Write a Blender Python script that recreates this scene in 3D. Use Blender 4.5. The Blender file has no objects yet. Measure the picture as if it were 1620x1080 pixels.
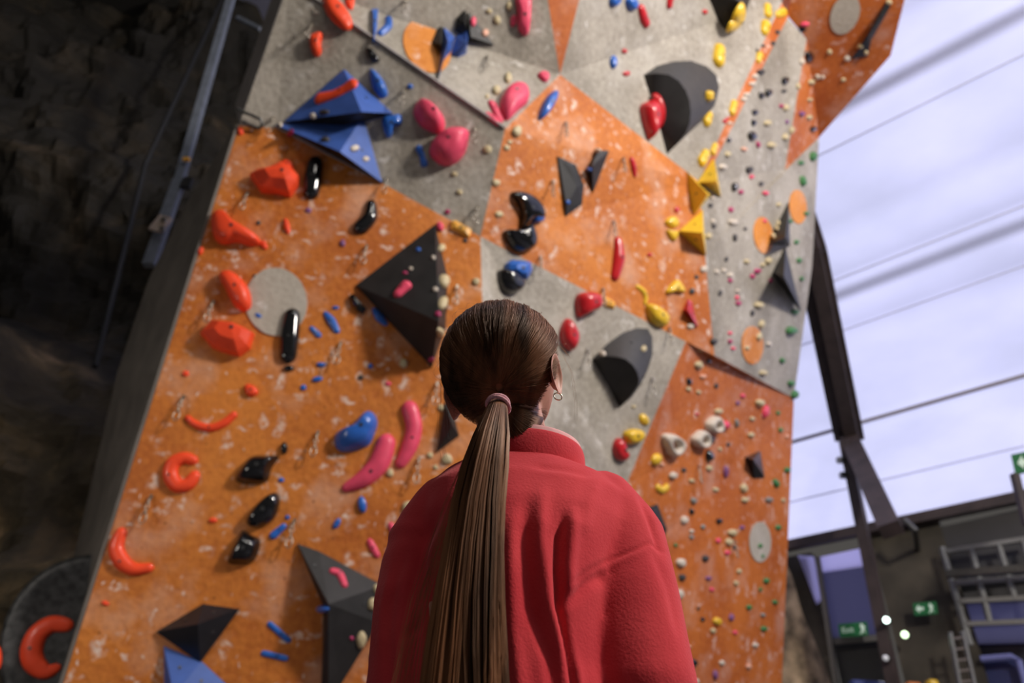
import bpy, bmesh, math, random
import numpy as np
from mathutils import Vector, Matrix, Euler, noise
from mathutils.bvhtree import BVHTree
random.seed(7)
D = bpy.data; SC = bpy.context.scene; COL = SC.collection
PI = math.pi
# ---------------- camera ----------------
CAMZ = 0.9
FPX = 1170.0; PITCH = math.radians(36); ROLL = math.radians(3.4)
Fv = Vector((0, math.cos(PITCH), math.sin(PITCH)))
R0 = Vector((1, 0, 0)); U0 = Vector((0, -math.sin(PITCH), math.cos(PITCH)))
Rv = R0*math.cos(ROLL) + U0*math.sin(ROLL); Uv = U0*math.cos(ROLL) - R0*math.sin(ROLL)
CAM = Vector((0, 0, CAMZ))
cd = D.cameras.new('camera'); cam = D.objects.new('camera', cd); COL.objects.link(cam)
cam.matrix_world = Matrix(((Rv.x, Uv.x, -Fv.x, 0), (Rv.y, Uv.y, -Fv.y, 0), (Rv.z, Uv.z, -Fv.z, CAMZ), (0, 0, 0, 1)))
cd.sensor_width = 36; cd.lens = FPX/1620*36; cd.clip_end = 300; cd.clip_start = 0.05
cd.dof.use_dof = True; cd.dof.focus_distance = 1.08; cd.dof.aperture_fstop = 3.6
SC.camera = cam
# ---------------- world, exposure, lights ----------------
SC.view_settings.view_transform = 'Standard'; SC.view_settings.look = 'None'
SC.view_settings.gamma = 1; SC.view_settings.exposure = 0.0; SC.view_settings.use_curve_mapping = False
w = D.worlds.new('world'); SC.world = w; w.use_nodes = True
w.node_tree.nodes['Background'].inputs[0].default_value = (0.92, 0.86, 0.80, 1)
w.node_tree.nodes['Background'].inputs[1].default_value = 0.08
def lamp(name, kind, loc, aim, power, col, size=1.0):
    l = D.lights.new(name, kind); o = D.objects.new(name, l); COL.objects.link(o)
    o.location = loc; o.rotation_euler = (Vector(aim)-Vector(loc)).to_track_quat('-Z', 'Y').to_euler()
    l.energy = power; l.color = col
    if kind == 'AREA': l.shape = 'DISK'; l.size = size
    elif kind == 'SUN': l.angle = math.radians(10)
    else: l.shadow_soft_size = size
    return o
DE = Vector((0.74, -0.673, 0)); DN = Vector((0.673, 0.74, 0))     # along the hall / out through its tent side
lamp('daylight_sun', 'SUN', tuple(DN*30+Vector((0, 0, 26))), (0, 0, 4), 4.6, (0.93, 0.95, 1.0))
lamp('hall_flood_and_fill', 'AREA', (10.0, -2.0, 11.5), (-.5, 7, 6.0), 2050, (1.0, 0.93, 0.85), 1.8)
lamp('hall_flood_and_fill', 'AREA', (1.0, -4.5, 13.0), (0, 7, 6.0), 130, (1.0, 0.94, 0.86), 1.6)
lamp('hall_flood_and_fill', 'AREA', (-5.6, 3.2, 3.2), (-5.0, 8, 2.2), 48, (1.0, 0.92, 0.84), .8)  # added fill lamp, low on the left, to brighten the claw hold and disc
for lx, ly, lz in ((2.2, 1.2, 12), (3.6, 0.2, 12.3), (0.4, 0.0, 12.5)):
    lamp('ceiling_spot', 'POINT', (lx, ly, lz), (0, 0, 0)  , 150, (1.0, 0.95, 0.88), 0.12)

# ---------------- helpers ----------------
def ray(x, y): return Fv + Rv*((x-810)/FPX) + Uv*((540-y)/FPX)
def atY(x, y, Y): d = ray(x, y); return CAM + d*(Y/d.y)
def atz(x, y, z): d = ray(x, y); return CAM + d*((z-CAMZ)/d.z)
def topx(P):
    v = Vector(P)-CAM; t = v.dot(Fv); return (810+FPX*v.dot(Rv)/t, 540-FPX*v.dot(Uv)/t)
def mesh_obj(name, verts, faces, m=None, parent=None, smooth=False):
    me = D.meshes.new(name); me.from_pydata([tuple(v) for v in verts], [], [tuple(f) for f in faces]); me.update()
    o = D.objects.new(name, me); COL.objects.link(o)
    if m: me.materials.append(m)
    if smooth: me.polygons.foreach_set('use_smooth', [True]*len(me.polygons))
    if parent:
        o.parent = parent; o.matrix_parent_inverse = Matrix.Translation(parent.location).inverted()
    return o
def empty(name, loc):
    o = D.objects.new(name, None); COL.objects.link(o); o.location = loc; o.empty_display_size = .1; return o
def tag(o, label=None, cat=None, group=None, kind=None):
    if label: o['label'] = label
    if cat: o['category'] = cat
    if group: o['group'] = group
    if kind: o['kind'] = kind
    return o
class MB:
    def __init__(s): s.v = []; s.f = []
    def add(s, v, f):
        n = len(s.v); s.v += [Vector(p) for p in v]; s.f += [tuple(i+n for i in q) for q in f]
    def box(s, c, sx, sy, sz, M=None):
        M = M or Matrix.Identity(3)
        v = [Vector(c)+M@Vector((a*sx/2, b*sy/2, d*sz/2)) for a in (-1, 1) for b in (-1, 1) for d in (-1, 1)]
        s.add(v, [(0,1,3,2),(4,6,7,5),(0,4,5,1),(2,3,7,6),(0,2,6,4),(1,5,7,3)])
    def bar(s, a, b, wd, dp, up=None):
        a = Vector(a); b = Vector(b); z = (b-a).normalized(); up = Vector(up or (0, 0, 1))
        if abs(z.dot(up)) > .98: up = Vector((0, 1, 0))
        x = z.cross(up).normalized(); y = z.cross(x)
        M = Matrix((x, y, z)).transposed(); s.box((a+b)/2, wd, dp, (b-a).length, M)
    def tube(s, pts, r, n=8, caps=True):
        pts = [Vector(p) for p in pts]; rs = r if isinstance(r, (list, tuple)) else [r]*len(pts); base = len(s.v); up = Vector((.13, .37, .92))
        vs = []; fs = []
        for i, p in enumerate(pts):
            t = (pts[min(i+1, len(pts)-1)]-pts[max(i-1, 0)]).normalized(); x = t.cross(up).normalized(); y = t.cross(x)
            vs += [p+(x*math.cos(2*PI*k/n)+y*math.sin(2*PI*k/n))*rs[i] for k in range(n)]
        for i in range(len(pts)-1):
            fs += [(i*n+k, i*n+(k+1) % n, (i+1)*n+(k+1) % n, (i+1)*n+k) for k in range(n)]
        if caps: fs += [tuple(range(n-1, -1, -1)), tuple(range((len(pts)-1)*n, len(pts)*n))]
        s.add(vs, fs)
    def ring(s, c, X, Y, r, t, n=18, m=6):
        vs = []; fs = []; Z = Vector(X).cross(Vector(Y)); ry = r if not isinstance(r, tuple) else r[1]; rx = r if not isinstance(r, tuple) else r[0]
        for i in range(n):
            a = 2*PI*i/n; d = Vector(X)*math.cos(a)*rx+Vector(Y)*math.sin(a)*ry; q = d.normalized()
            vs += [Vector(c)+d+q*math.cos(2*PI*k/m)*t+Z*math.sin(2*PI*k/m)*t for k in range(m)]
            fs += [(i*m+k, i*m+(k+1) % m, ((i+1) % n)*m+(k+1) % m, ((i+1) % n)*m+k) for k in range(m)]
        s.add(vs, fs)
    def build(s, name, m=None, parent=None, smooth=False): return mesh_obj(name, s.v, s.f, m, parent, smooth)
# ---- materials ----
MATS = {}
def newmat(name):
    m = D.materials.new(name); m.use_nodes = True; return m, m.node_tree.nodes, m.node_tree.links, m.node_tree.nodes['Principled BSDF']
def solid(name, col, rough=.5, metal=0, spec=.5, var=.12, scale=30, bump=0.0, coat=0):
    if name in MATS: return MATS[name]
    m, N, L, b = newmat(name)
    tc = N.new('ShaderNodeTexCoord'); nz = N.new('ShaderNodeTexNoise'); nz.inputs['Scale'].default_value = scale; nz.inputs['Detail'].default_value = 4
    L.new(tc.outputs['Object'], nz.inputs['Vector'])
    cr = N.new('ShaderNodeValToRGB'); cr.color_ramp.elements[0].position = .3; cr.color_ramp.elements[1].position = .7
    cr.color_ramp.elements[0].color = [c*(1-var) for c in col]+[1]; cr.color_ramp.elements[1].color = [min(1, c*(1+var)) for c in col]+[1]
    L.new(nz.outputs[0], cr.inputs[0]); L.new(cr.outputs[0], b.inputs['Base Color'])
    b.inputs['Roughness'].default_value = rough; b.inputs['Metallic'].default_value = metal; b.inputs['Specular IOR Level'].default_value = spec
    b.inputs['Coat Weight'].default_value = coat; b.inputs['Coat Roughness'].default_value = .08
    if bump:
        bp = N.new('ShaderNodeBump'); bp.inputs['Strength'].default_value = bump; bp.inputs['Distance'].default_value = .01
        L.new(nz.outputs[0], bp.inputs['Height']); L.new(bp.outputs[0], b.inputs['Normal'])
    MATS[name] = m; return m
def mathn(N, L, op, a, b=None, c=None):
    n = N.new('ShaderNodeMath'); n.operation = op
    for i, v in enumerate((a, b, c)):
        if v is None: continue
        if isinstance(v, (int, float)): n.inputs[i].default_value = v
        else: L.new(v, n.inputs[i])
    return n.outputs[0]
def panel_mat(name, c1, c2, chalk, chalkcol, hole=1.0, chs=4.2, speck=.0):
    """textured plywood paint, T-nut holes, chalk smears"""
    m, N, L, b = newmat(name)
    tc = N.new('ShaderNodeTexCoord'); O = tc.outputs['Object']
    n1 = N.new('ShaderNodeTexNoise'); n1.inputs['Scale'].default_value = .9; n1.inputs['Detail'].default_value = 5; L.new(O, n1.inputs['Vector'])
    n2 = N.new('ShaderNodeTexNoise'); n2.inputs['Scale'].default_value = 16; n2.inputs['Detail'].default_value = 6; L.new(O, n2.inputs['Vector'])
    mixv = mathn(N, L, 'ADD', mathn(N, L, 'MULTIPLY', n1.outputs[0], .6), mathn(N, L, 'MULTIPLY', n2.outputs[0], .4))
    cr = N.new('ShaderNodeValToRGB'); cr.color_ramp.elements[0].position = .38; cr.color_ramp.elements[1].position = .62
    cr.color_ramp.elements[0].color = (*c1, 1); cr.color_ramp.elements[1].color = (*c2, 1); L.new(mixv, cr.inputs[0])
    col = cr.outputs[0]
    # chalk smears
    wn = N.new('ShaderNodeTexNoise'); wn.inputs['Scale'].default_value = 5; wn.inputs['Detail'].default_value = 3; L.new(O, wn.inputs['Vector'])
    va = N.new('ShaderNodeVectorMath'); va.operation = 'MULTIPLY_ADD'; L.new(wn.outputs['Color'], va.inputs[0]); va.inputs[1].default_value = (.22, .22, .22); L.new(O, va.inputs[2])
    acc = None
    for k, (sc, thr, dens, off) in enumerate(((chs*.9, .22, chalk*.8, 0), (chs*1.5, .24, chalk*.7, 3.3), (chs*3.1, .20, chalk*.28, 7.1))):
        mp = N.new('ShaderNodeMapping'); L.new(va.outputs[0], mp.inputs[0]); mp.inputs['Location'].default_value = (off, off, off); mp.inputs['Rotation'].default_value = (.3+k, .5, .4+k*2); mp.inputs['Scale'].default_value = (1.5, .9, .62) if k != 1 else (.6, 1.0, 1.6)
        vo = N.new('ShaderNodeTexVoronoi'); vo.inputs['Scale'].default_value = sc; L.new(mp.outputs[0], vo.inputs['Vector'])
        sx = N.new('ShaderNodeSeparateColor'); L.new(vo.outputs['Color'], sx.inputs[0])
        near = N.new('ShaderNodeMapRange'); near.inputs[1].default_value = thr+.10; near.inputs[2].default_value = thr-.06; L.new(vo.outputs['Distance'], near.inputs[0])
        sel = mathn(N, L, 'LESS_THAN', sx.outputs[0], dens)
        amt = mathn(N, L, 'MULTIPLY', mathn(N, L, 'MULTIPLY', near.outputs[0], sel), mathn(N, L, 'MULTIPLY_ADD', sx.outputs[1], .65, .35))
        acc = amt if acc is None else mathn(N, L, 'MAXIMUM', acc, amt)
    n3 = N.new('ShaderNodeTexNoise'); n3.inputs['Scale'].default_value = 22; n3.inputs['Detail'].default_value = 4; L.new(O, n3.inputs['Vector'])
    brk = N.new('ShaderNodeMapRange'); brk.inputs[1].default_value = .38; brk.inputs[2].default_value = .58; L.new(n3.outputs[0], brk.inputs[0])
    acc = mathn(N, L, 'MULTIPLY', acc, brk.outputs[0])
    n4 = N.new('ShaderNodeTexNoise'); n4.inputs['Scale'].default_value = 1.7; n4.inputs['Detail'].default_value = 6; L.new(O, n4.inputs['Vector'])
    haze = N.new('ShaderNodeMapRange'); haze.inputs[1].default_value = .52; haze.inputs[2].default_value = .75; haze.inputs[4].default_value = .35; L.new(n4.outputs[0], haze.inputs[0])
    acc = mathn(N, L, 'MAXIMUM', acc, haze.outputs[0])
    mx = N.new('ShaderNodeMix'); mx.data_type = 'RGBA'; L.new(acc, mx.inputs[0]); L.new(col, mx.inputs[6]); mx.inputs[7].default_value = (*chalkcol, 1)
    col = mx.outputs[2]
    # T-nut holes: voronoi with low randomness is a grid
    vh = N.new('ShaderNodeTexVoronoi'); vh.inputs['Scale'].default_value = 5.2; vh.inputs['Randomness'].default_value = .45; L.new(O, vh.inputs['Vector'])
    hl = N.new('ShaderNodeMapRange'); hl.inputs[1].default_value = .085; hl.inputs[2].default_value = .05; hl.inputs[4].default_value = .6*hole; L.new(vh.outputs['Distance'], hl.inputs[0])
    mh = N.new('ShaderNodeMix'); mh.data_type = 'RGBA'; L.new(hl.outputs[0], mh.inputs[0]); L.new(col, mh.inputs[6]); mh.inputs[7].default_value = (c1[0]*.25, c1[1]*.2, c1[2]*.2, 1)
    L.new(mh.outputs[2], b.inputs['Base Color'])
    b.inputs['Roughness'].default_value = .62; b.inputs['Specular IOR Level'].default_value = .3
    bp = N.new('ShaderNodeBump'); bp.inputs['Strength'].default_value = .5; bp.inputs['Distance'].default_value = .02; L.new(n2.outputs[0], bp.inputs['Height']); L.new(bp.outputs[0], b.inputs['Normal'])
    return m
ORANGE = panel_mat('orange_panel_paint', (.44, .115, .018), (.66, .215, .036), .85, (.80, .62, .52), 1)
ORANGE_R = panel_mat('orange_far_panel_paint', (.42, .098, .018), (.59, .165, .030), .85, (.74, .50, .42), .7, 3.4)
GREY = panel_mat('grey_panel_paint', (.25, .22, .18), (.45, .405, .345), .42, (.62, .58, .54), .8, 3.2)
GREY_D = panel_mat('grey_disc_paint', (.42, .37, .31), (.52, .47, .40), .12, (.68, .64, .60), .3)
ORANGE_D = panel_mat('orange_disc_paint', (.62, .20, .03), (.78, .30, .06), .3, (.85, .62, .5), .2)
SIDE = solid('dark_grey_side_board', (.12, .105, .09), .75, var=.25, scale=2.5, bump=.2)
EDGE = solid('pale_grey_edge_trim', (.30, .27, .26), .6, var=.15, scale=5)
PL = dict(
 red=solid('coral_red_resin', (.90, .075, .022), .42, var=.08, scale=9, spec=.35, coat=.15),
 pink=solid('pink_resin', (.80, .075, .15), .45, var=.10, scale=9, spec=.35, coat=.1),
 blue=solid('blue_resin', (.025, .13, .52), .30, var=.10, scale=9, coat=.3),
 crimson=solid('crimson_resin', (.55, .012, .018), .28, var=.1, scale=9, coat=.4),
 yellow=solid('yellow_resin', (.80, .50, .025), .35, var=.12, scale=9, coat=.2),
 black=solid('gloss_black_resin', (.006, .006, .007), .12, var=.3, scale=9, coat=.5),
 cream=solid('cream_resin', (.56, .46, .27), .5, var=.12, scale=20),
 white=solid('white_resin', (.62, .54, .45), .5, var=.1, scale=20),
 green=solid('green_resin', (.05, .20, .055), .5, var=.25, scale=20),
 dark=solid('dark_grey_resin', (.045, .04, .04), .5, var=.3, scale=20),
 grey=solid('grey_resin', (.25, .24, .22), .5, var=.2, scale=20),
 magenta=solid('magenta_resin', (.42, .03, .12), .4, var=.2, scale=20),
 purple=solid('purple_resin', (.22, .08, .22), .45, var=.25, scale=20),
 orange=solid('light_orange_resin', (.85, .42, .06), .45, var=.1, scale=20),
 peach=solid('peach_resin', (.75, .40, .28), .5, var=.12, scale=20))
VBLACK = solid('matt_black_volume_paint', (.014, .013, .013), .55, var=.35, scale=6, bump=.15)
VGREY = solid('charcoal_volume_paint', (.038, .036, .036), .6, var=.15, scale=8, bump=.15)
VGLOSS = solid('satin_black_volume_paint', (.014, .014, .017), .28, var=.4, scale=5)
VBLUE = solid('blue_volume_paint', (.045, .11, .40), .5, var=.12, scale=6)
VYEL = solid('yellow_volume_paint', (.82, .52, .03), .5, var=.07, scale=8)
METAL = solid('worn_zinc_metal', (.42, .38, .32), .35, metal=.9, var=.3, scale=40)
DMETAL = solid('dark_bolt_metal', (.10, .10, .10), .35, metal=.8, var=.3, scale=40)
STEEL = solid('grey_painted_steel', (.17, .19, .23), .45, metal=.2, var=.2, scale=6)
BROWN = solid('brown_painted_steel', (.05, .034, .032), .6, var=.3, scale=3)

# ---------------- the climbing wall ----------------
VY = {}   # name -> (px, py, distance)
def V(n, x, y, Y): VY[n] = atY(x, y, Y)
V('A', 94, 1100, 7.25); V('A2', 378, 199, 5.7)
V('LB', 800, 1100, 7.7)
def plane_pt(x, y, p, n):
    d = ray(x, y); return CAM + d*((p-CAM).dot(n)/d.dot(n))
nL = (VY['A2']-VY['A']).cross(VY['LB']-VY['A']).normalized()
VY['C'] = plane_pt(760, 374, VY['A'], nL)
VY['C1'] = plane_pt(607, 291, VY['A'], nL); VY['C0'] = plane_pt(437, 203, VY['A'], nL); VY['Lm'] = plane_pt(778, 1000, VY['A'], nL)
V('K', 458, -29, 4.75); V('D', 799, 204, 5.7); V('E', 886, 118, 5.75)
V('F', 1106, 287, 7.5); V('G', 1115, 400, 8.0); V('H', 1130, 562, 8.9); V('I', 1085, 540, 8.45)
V('J', 990, 768, 8.85); V('J2', 880, 1030, 9.0); V('LM2', 780, 1100, 8.0)
V('T1', 486, -150, 4.2); V('T2', 842, -150, 4.3); V('T3', 955, -150, 4.4); V('T4', 1318, -150, 6.2)
V('S1', 1239, 0, 6.9); V('S2', 1262, -20, 6.9); V('S3', 1246, 28, 7.1); V('F2', 1113, 290, 7.55)
V('Q1', 1276, 62, 7.5); V('Q2', 1242, 268, 9.0); V('Q3', 1296, 217, 9.5); V('Q4', 1256, 630, 12.0); V('Q5', 1285, 420, 10.6)
V('W1', 1431, 0, 7.0); V('W2', 1409, 88, 7.7); V('W0', 1470, -150, 6.2); V('B3', 1236, 1100, 13.6)
def todown(p, q):   # carry the edge p->q down to the floor
    p = VY[p]; q = VY[q]; d = q-p; return p+d*((0.0-p.z)/d.z)
VY['A0'] = todown('A2', 'A'); VY['LB0'] = plane_pt(800, 1100, VY['A'], nL)
dL = (VY['A0']-VY['A2']); VY['Lm0'] = VY['Lm']+dL*((0-VY['Lm'].z)/dL.z)
nR = (VY['Q3']-VY['Q1']).cross(VY['W2']-VY['Q1']).normalized()
for kk, xx, yy in (('W1', 1431, 0), ('W0', 1470, -150), ('T5', 1300, -150), ('S5', 1245, 24)): VY[kk] = plane_pt(xx, yy, VY['Q1'], nR)
VY['J20'] = todown('J', 'J2'); VY['B30'] = todown('Q4', 'B3')
FACETS = [
 ('orange_panel', ORANGE, ['A0', 'A2', 'C0', 'C1', 'C', 'Lm', 'Lm0']),
 ('grey_panel', GREY, ['Lm0', 'Lm', 'C', 'I', 'J', 'J2', 'J20']),
 ('orange_panel', ORANGE, ['C', 'D', 'E', 'F', 'G', 'H', 'I']),
 ('grey_panel', GREY, ['A2', 'K', 'D', 'C', 'C1', 'C0']),
 ('grey_panel', GREY, ['K', 'T1', 'T2', 'E', 'D']),
 ('orange_panel', ORANGE_R, ['T2', 'T3', 'E']),
 ('grey_panel', GREY, ['E', 'T3', 'T4', 'S1', 'F']),
 ('orange_panel', ORANGE_R, ['F', 'S1', 'T4', 'S2', 'S3', 'F2']),
 ('grey_panel', GREY, ['F2', 'S3', 'Q1', 'Q2', 'Q3', 'Q5', 'Q4', 'H', 'G', 'F']),
 ('orange_panel', ORANGE_R, ['Q1', 'Q3', 'Q2']),
 ('orange_panel', ORANGE_R, ['S5', 'T5', 'W0', 'W1', 'W2', 'Q3', 'Q1']),
 ('orange_panel', ORANGE_R, ['J20', 'J2', 'J', 'I', 'H', 'Q4', 'B3', 'B30']),
]
WALL = empty('climbing_wall', (0, 7.5, 0)); tag(WALL, 'tall overhanging climbing wall of angular orange and grey painted panels', 'climbing wall')
TREES = []   # (tree, tag)
def tri_poly(pts):
    from mathutils.geometry import tessellate_polygon
    # project to the camera frame to triangulate concave outlines
    q = [Vector((*topx(p), 0)) for p in pts] if all((Vector(p)-CAM).dot(Fv) > .3 for p in pts) else [Vector(p) for p in pts]
    return tessellate_polygon([q])
def add_tree(vs, fs, t): TREES.append((BVHTree.FromPolygons([tuple(v) for v in vs], fs), t))
def facing(vs, f):
    n = (vs[f[1]]-vs[f[0]]).cross(vs[f[2]]-vs[f[0]]); return n.dot(CAM-vs[f[0]]) > 0
for name, m, ks in FACETS:
    P = [VY[k] for k in ks]; tr = [tuple(t) for t in tri_poly(P)]
    tr = [t if facing(P, t) else (t[0], t[2], t[1]) for t in tr]
    add_tree(P, tr, name.split('_')[0])
    nn = Vector((0, 0, 0))
    for t in tr: nn += (P[t[1]]-P[t[0]]).cross(P[t[2]]-P[t[0]])
    nn.normalize(); back = [p-nn*.045 for p in P]; n = len(P)
    fs = list(tr)+[(a+n, c+n, b+n) for a, b, c in tr]+[(i, i+n, (i+1) % n+n, (i+1) % n) for i in range(n)]
    o = mesh_obj(name, P+back, fs, m, WALL)
    bm = bmesh.new(); bm.from_mesh(o.data); bmesh.ops.recalc_face_normals(bm, faces=bm.faces); bm.to_mesh(o.data); bm.free()
def cast(x, y):
    d = ray(x, y).normalized(); best = None
    for t, tg in TREES:
        h = t.ray_cast(CAM, d)
        if h[0] is not None and (best is None or h[3] < best[2]):
            n = h[1]; n = n if n.dot(d) < 0 else -n
            best = (h[0], n, h[3], tg)
    return best
# side return boards, left
def board(name, P, th, m, parent, away):
    P = [Vector(p) for p in P]; n = (P[1]-P[0]).cross(P[2]-P[0]).normalized()
    if n.dot(Vector(away)) < 0: n = -n
    k = len(P); vs = P+[p+n*th for p in P]
    return mesh_obj(name, vs, [tuple(range(k)), tuple(range(2*k-1, k-1, -1))]+[(i, (i+1) % k, (i+1) % k+k, i+k) for i in range(k)], m, parent)
edge = [VY['A0'], VY['A'], VY['A2']]
def on(a, b, t): return a+(b-a)*t
outs = [(374, 216, 6.0), (300, 322, 6.6), (240, 442, 7.3), (190, 590, 7.9), (122, 880, 9.2), (88, 1100, 10.1)]
inn = [(378, 199), (346, 300), (302, 440), (254, 590), (162, 880), (94, 1100)]
So = [atY(*q) for q in outs]; Si = [on(VY['A2'], VY['A'], (q[1]-199)/901.0) for q in inn]
for i in range(6):   # true points on the edge line
    dvec = VY['A']-VY['A2']; lo, hi = 0, 1
    for _ in range(30):
        md = (lo+hi)/2
        if topx(VY['A2']+dvec*md)[1] < inn[i][1]: lo = md
        else: hi = md
    Si[i] = VY['A2']+dvec*lo
g0 = Vector((So[-1].x-.1, So[-1].y+.5, 0))
sv = Si+[VY['A0']]+So+[g0]; sf = [(i, i+1, i+8, i+7) for i in range(6)]
sv = [v+Vector((-.004, 0, 0)) for v in sv]
so = mesh_obj('side_board', sv, sf, SIDE, WALL); md = so.modifiers.new('thickness', 'SOLIDIFY'); md.thickness = .03
# pale return of the upper grey panel
e1 = [VY['A2']+Vector((-.01, 0, .02)), VY['K']+Vector((-.01, 0, 0)), VY['T1']+Vector((-.01, 0, 0))]
e2 = [atY(372, 164, 6.0), atY(432, -10, 5.2), atY(462, -150, 4.7)]
mesh_obj('edge_board', e1+e2, [(0, 1, 4, 3), (1, 2, 5, 4)], EDGE, WALL).modifiers.new('thickness', 'SOLIDIFY').thickness = .03
# seam strip where the upper panel steps over the lower one
mb = MB(); mb.bar(VY['K']+Vector((0, -.02, 0)), VY['D']+Vector((0, -.02, 0)), .018, .03); mb.build('seam_lip', EDGE, WALL)
# painted round patches (thin discs screwed to the panels)
def ell(cx, cy, a, b, ang=0, n=36):
    c, s = math.cos(math.radians(ang)), math.sin(math.radians(ang))
    return [(cx+a*math.cos(t)*c-b*math.sin(t)*s, cy+a*math.cos(t)*s+b*math.sin(t)*c) for t in [2*PI*i/n for i in range(n)]]
for cx, cy, a, b, ang, m in ((437, 477, 49, 54, -10, GREY_D), (1203, 857, 17, 32, 0, GREY_D), (1263, 327, 13.5, 27, -4, ORANGE_D), (1208, 372, 15, 29, -6, ORANGE_D),
                          (1191, 546, 17, 30, 0, ORANGE_D), (676, 72, 35, 45, -32, ORANGE_D), (1337, 23, 22, 33, 22, GREY_D)):
    h = cast(cx, cy); n = h[1]; P = [plane_pt(x, y, h[0]+n*.015, n) for x, y in ell(cx, cy, a, b, ang)]
    k = len(P); B = [p-n*.03 for p in P]
    mesh_obj('round_patch', P+B, [tuple(range(k))]+[(i, (i+1) % k, (i+1) % k+k, i+k) for i in range(k)], m, WALL)
# ---------------- volumes and holds ----------------
LAND = []      # (phrase, px, py) things that can be found, used to say where a small hold sits
def on_plane(pts, loc, n, off=0.0): return [plane_pt(x, y, loc+n*off, n) for x, y in pts]
def fix_normals(o):
    bm = bmesh.new(); bm.from_mesh(o.data); bmesh.ops.recalc_face_normals(bm, faces=bm.faces); bm.to_mesh(o.data); bm.free()
def volume(base, apex, m, label, land=None, ctr=None, m2=None, bolts=True, group='angular volumes screwed to the wall', faces=None):
    cx = sum(p[0] for p in base)/len(base); cy = sum(p[1] for p in base)/len(base)
    if ctr: cx, cy = ctr
    h = cast(cx, cy); loc, n = h[0], h[1]; B = on_plane(base, loc, n, -.012); k = len(B)
    A = [plane_pt(x, y, loc+n*hh, n) for x, y, hh in apex]
    T = [p+n*.035 for p in B]     # small upright rim, then the slopes
    if faces is None: faces = [(k+i, k+(i+1) % k, 2*k) for i in range(k)]
    else: faces = [tuple((k+j if j < k else 2*k+j-k) for j in f) for f in faces]
    vs = B+T+A
    fs = [(i, (i+1) % k, k+(i+1) % k, k+i) for i in range(k)]+faces+[tuple(range(k-1, -1, -1))]
    root = empty('wall_volume', loc); tag(root, label, 'volume', group)
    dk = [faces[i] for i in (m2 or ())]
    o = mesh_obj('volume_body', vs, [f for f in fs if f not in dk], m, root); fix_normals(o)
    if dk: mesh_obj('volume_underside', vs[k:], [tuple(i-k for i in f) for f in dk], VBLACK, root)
    add_tree(vs, [f for f in fs if len(f) < 5], 'volume')
    if m2:     # second colour on the downward faces
        pass
    if bolts:
        for f in faces[:3]:
            c = sum((vs[i] for i in f), Vector())/len(f); fn = (vs[f[1]]-vs[f[0]]).cross(vs[f[2]]-vs[f[0]]).normalized()
            if fn.dot(CAM-c) < 0: fn = -fn
            s = MB(); s.tube([c-fn*.01, c+fn*.006], .016, 6); s.build('fixing_bolt', DMETAL, root)
    if land: LAND.append((land, cx, cy))
    return root
def shell(outer, ridge, hs, m, mflat, label, land, ctr):
    h = cast(*ctr); loc, n = h[0], h[1]
    B = on_plane(outer, loc, n, -.012); R_ = [plane_pt(x, y, loc+n*hh, n) for (x, y), hh in zip(ridge, hs)]; k = len(B)
    root = empty('wall_volume', loc); tag(root, label, 'volume', 'angular volumes screwed to the wall')
    vs = B+R_; fs = [(i, i+1, k+i+1, k+i) for i in range(k-1)]
    o = mesh_obj('volume_rim', vs, fs+[(i, k+i, k+i) for i in ()], m, root, smooth=True)
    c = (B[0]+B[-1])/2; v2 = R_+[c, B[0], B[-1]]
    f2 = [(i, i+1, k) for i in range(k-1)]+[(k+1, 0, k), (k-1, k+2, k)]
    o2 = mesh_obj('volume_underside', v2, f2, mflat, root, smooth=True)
    add_tree(vs, fs, 'volume'); add_tree(v2, f2, 'volume'); LAND.append((land, *ctr))
    for j in (k//3, 2*k//3):
        p = (B[j]+R_[j])/2; s = MB(); s.tube([p-n*.02, p+n*.008], .016, 6); s.build('fixing_bolt', DMETAL, root)
    return root
# black pyramid left
volume([(563, 453), (688, 357), (708, 440), (705, 520), (683, 582)], [(694, 508, .55)], VBLACK,
       'large black pyramid volume on the orange panel up and left of the head', 'the large black pyramid', (640, 470))
# blue pair
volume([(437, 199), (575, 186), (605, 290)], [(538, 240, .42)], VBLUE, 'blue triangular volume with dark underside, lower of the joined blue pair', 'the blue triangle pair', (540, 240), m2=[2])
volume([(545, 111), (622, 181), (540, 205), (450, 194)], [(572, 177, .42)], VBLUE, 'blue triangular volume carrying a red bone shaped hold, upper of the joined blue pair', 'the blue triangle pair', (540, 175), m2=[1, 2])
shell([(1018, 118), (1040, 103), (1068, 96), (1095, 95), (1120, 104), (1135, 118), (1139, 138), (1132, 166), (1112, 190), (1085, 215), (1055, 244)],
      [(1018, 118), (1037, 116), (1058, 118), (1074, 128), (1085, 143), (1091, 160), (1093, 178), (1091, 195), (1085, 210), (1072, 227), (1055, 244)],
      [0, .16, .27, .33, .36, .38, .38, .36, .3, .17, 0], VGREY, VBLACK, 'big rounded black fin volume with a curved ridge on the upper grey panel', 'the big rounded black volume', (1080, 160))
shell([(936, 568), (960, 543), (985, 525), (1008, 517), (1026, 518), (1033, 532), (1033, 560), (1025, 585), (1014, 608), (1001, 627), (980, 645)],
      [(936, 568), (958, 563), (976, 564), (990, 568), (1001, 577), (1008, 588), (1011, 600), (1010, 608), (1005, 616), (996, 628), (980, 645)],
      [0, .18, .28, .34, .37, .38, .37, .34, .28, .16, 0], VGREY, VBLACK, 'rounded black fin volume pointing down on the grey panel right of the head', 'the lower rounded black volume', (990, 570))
volume([(1108, -45), (1118, -10), (1149, 66), (1166, 50), (1200, -45)], [(1172, 5, .35)], VBLACK, 'dark wedge volume with a yellow hold, cut by the top edge of the photo', 'the top black wedge', (1150, 10))
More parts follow.
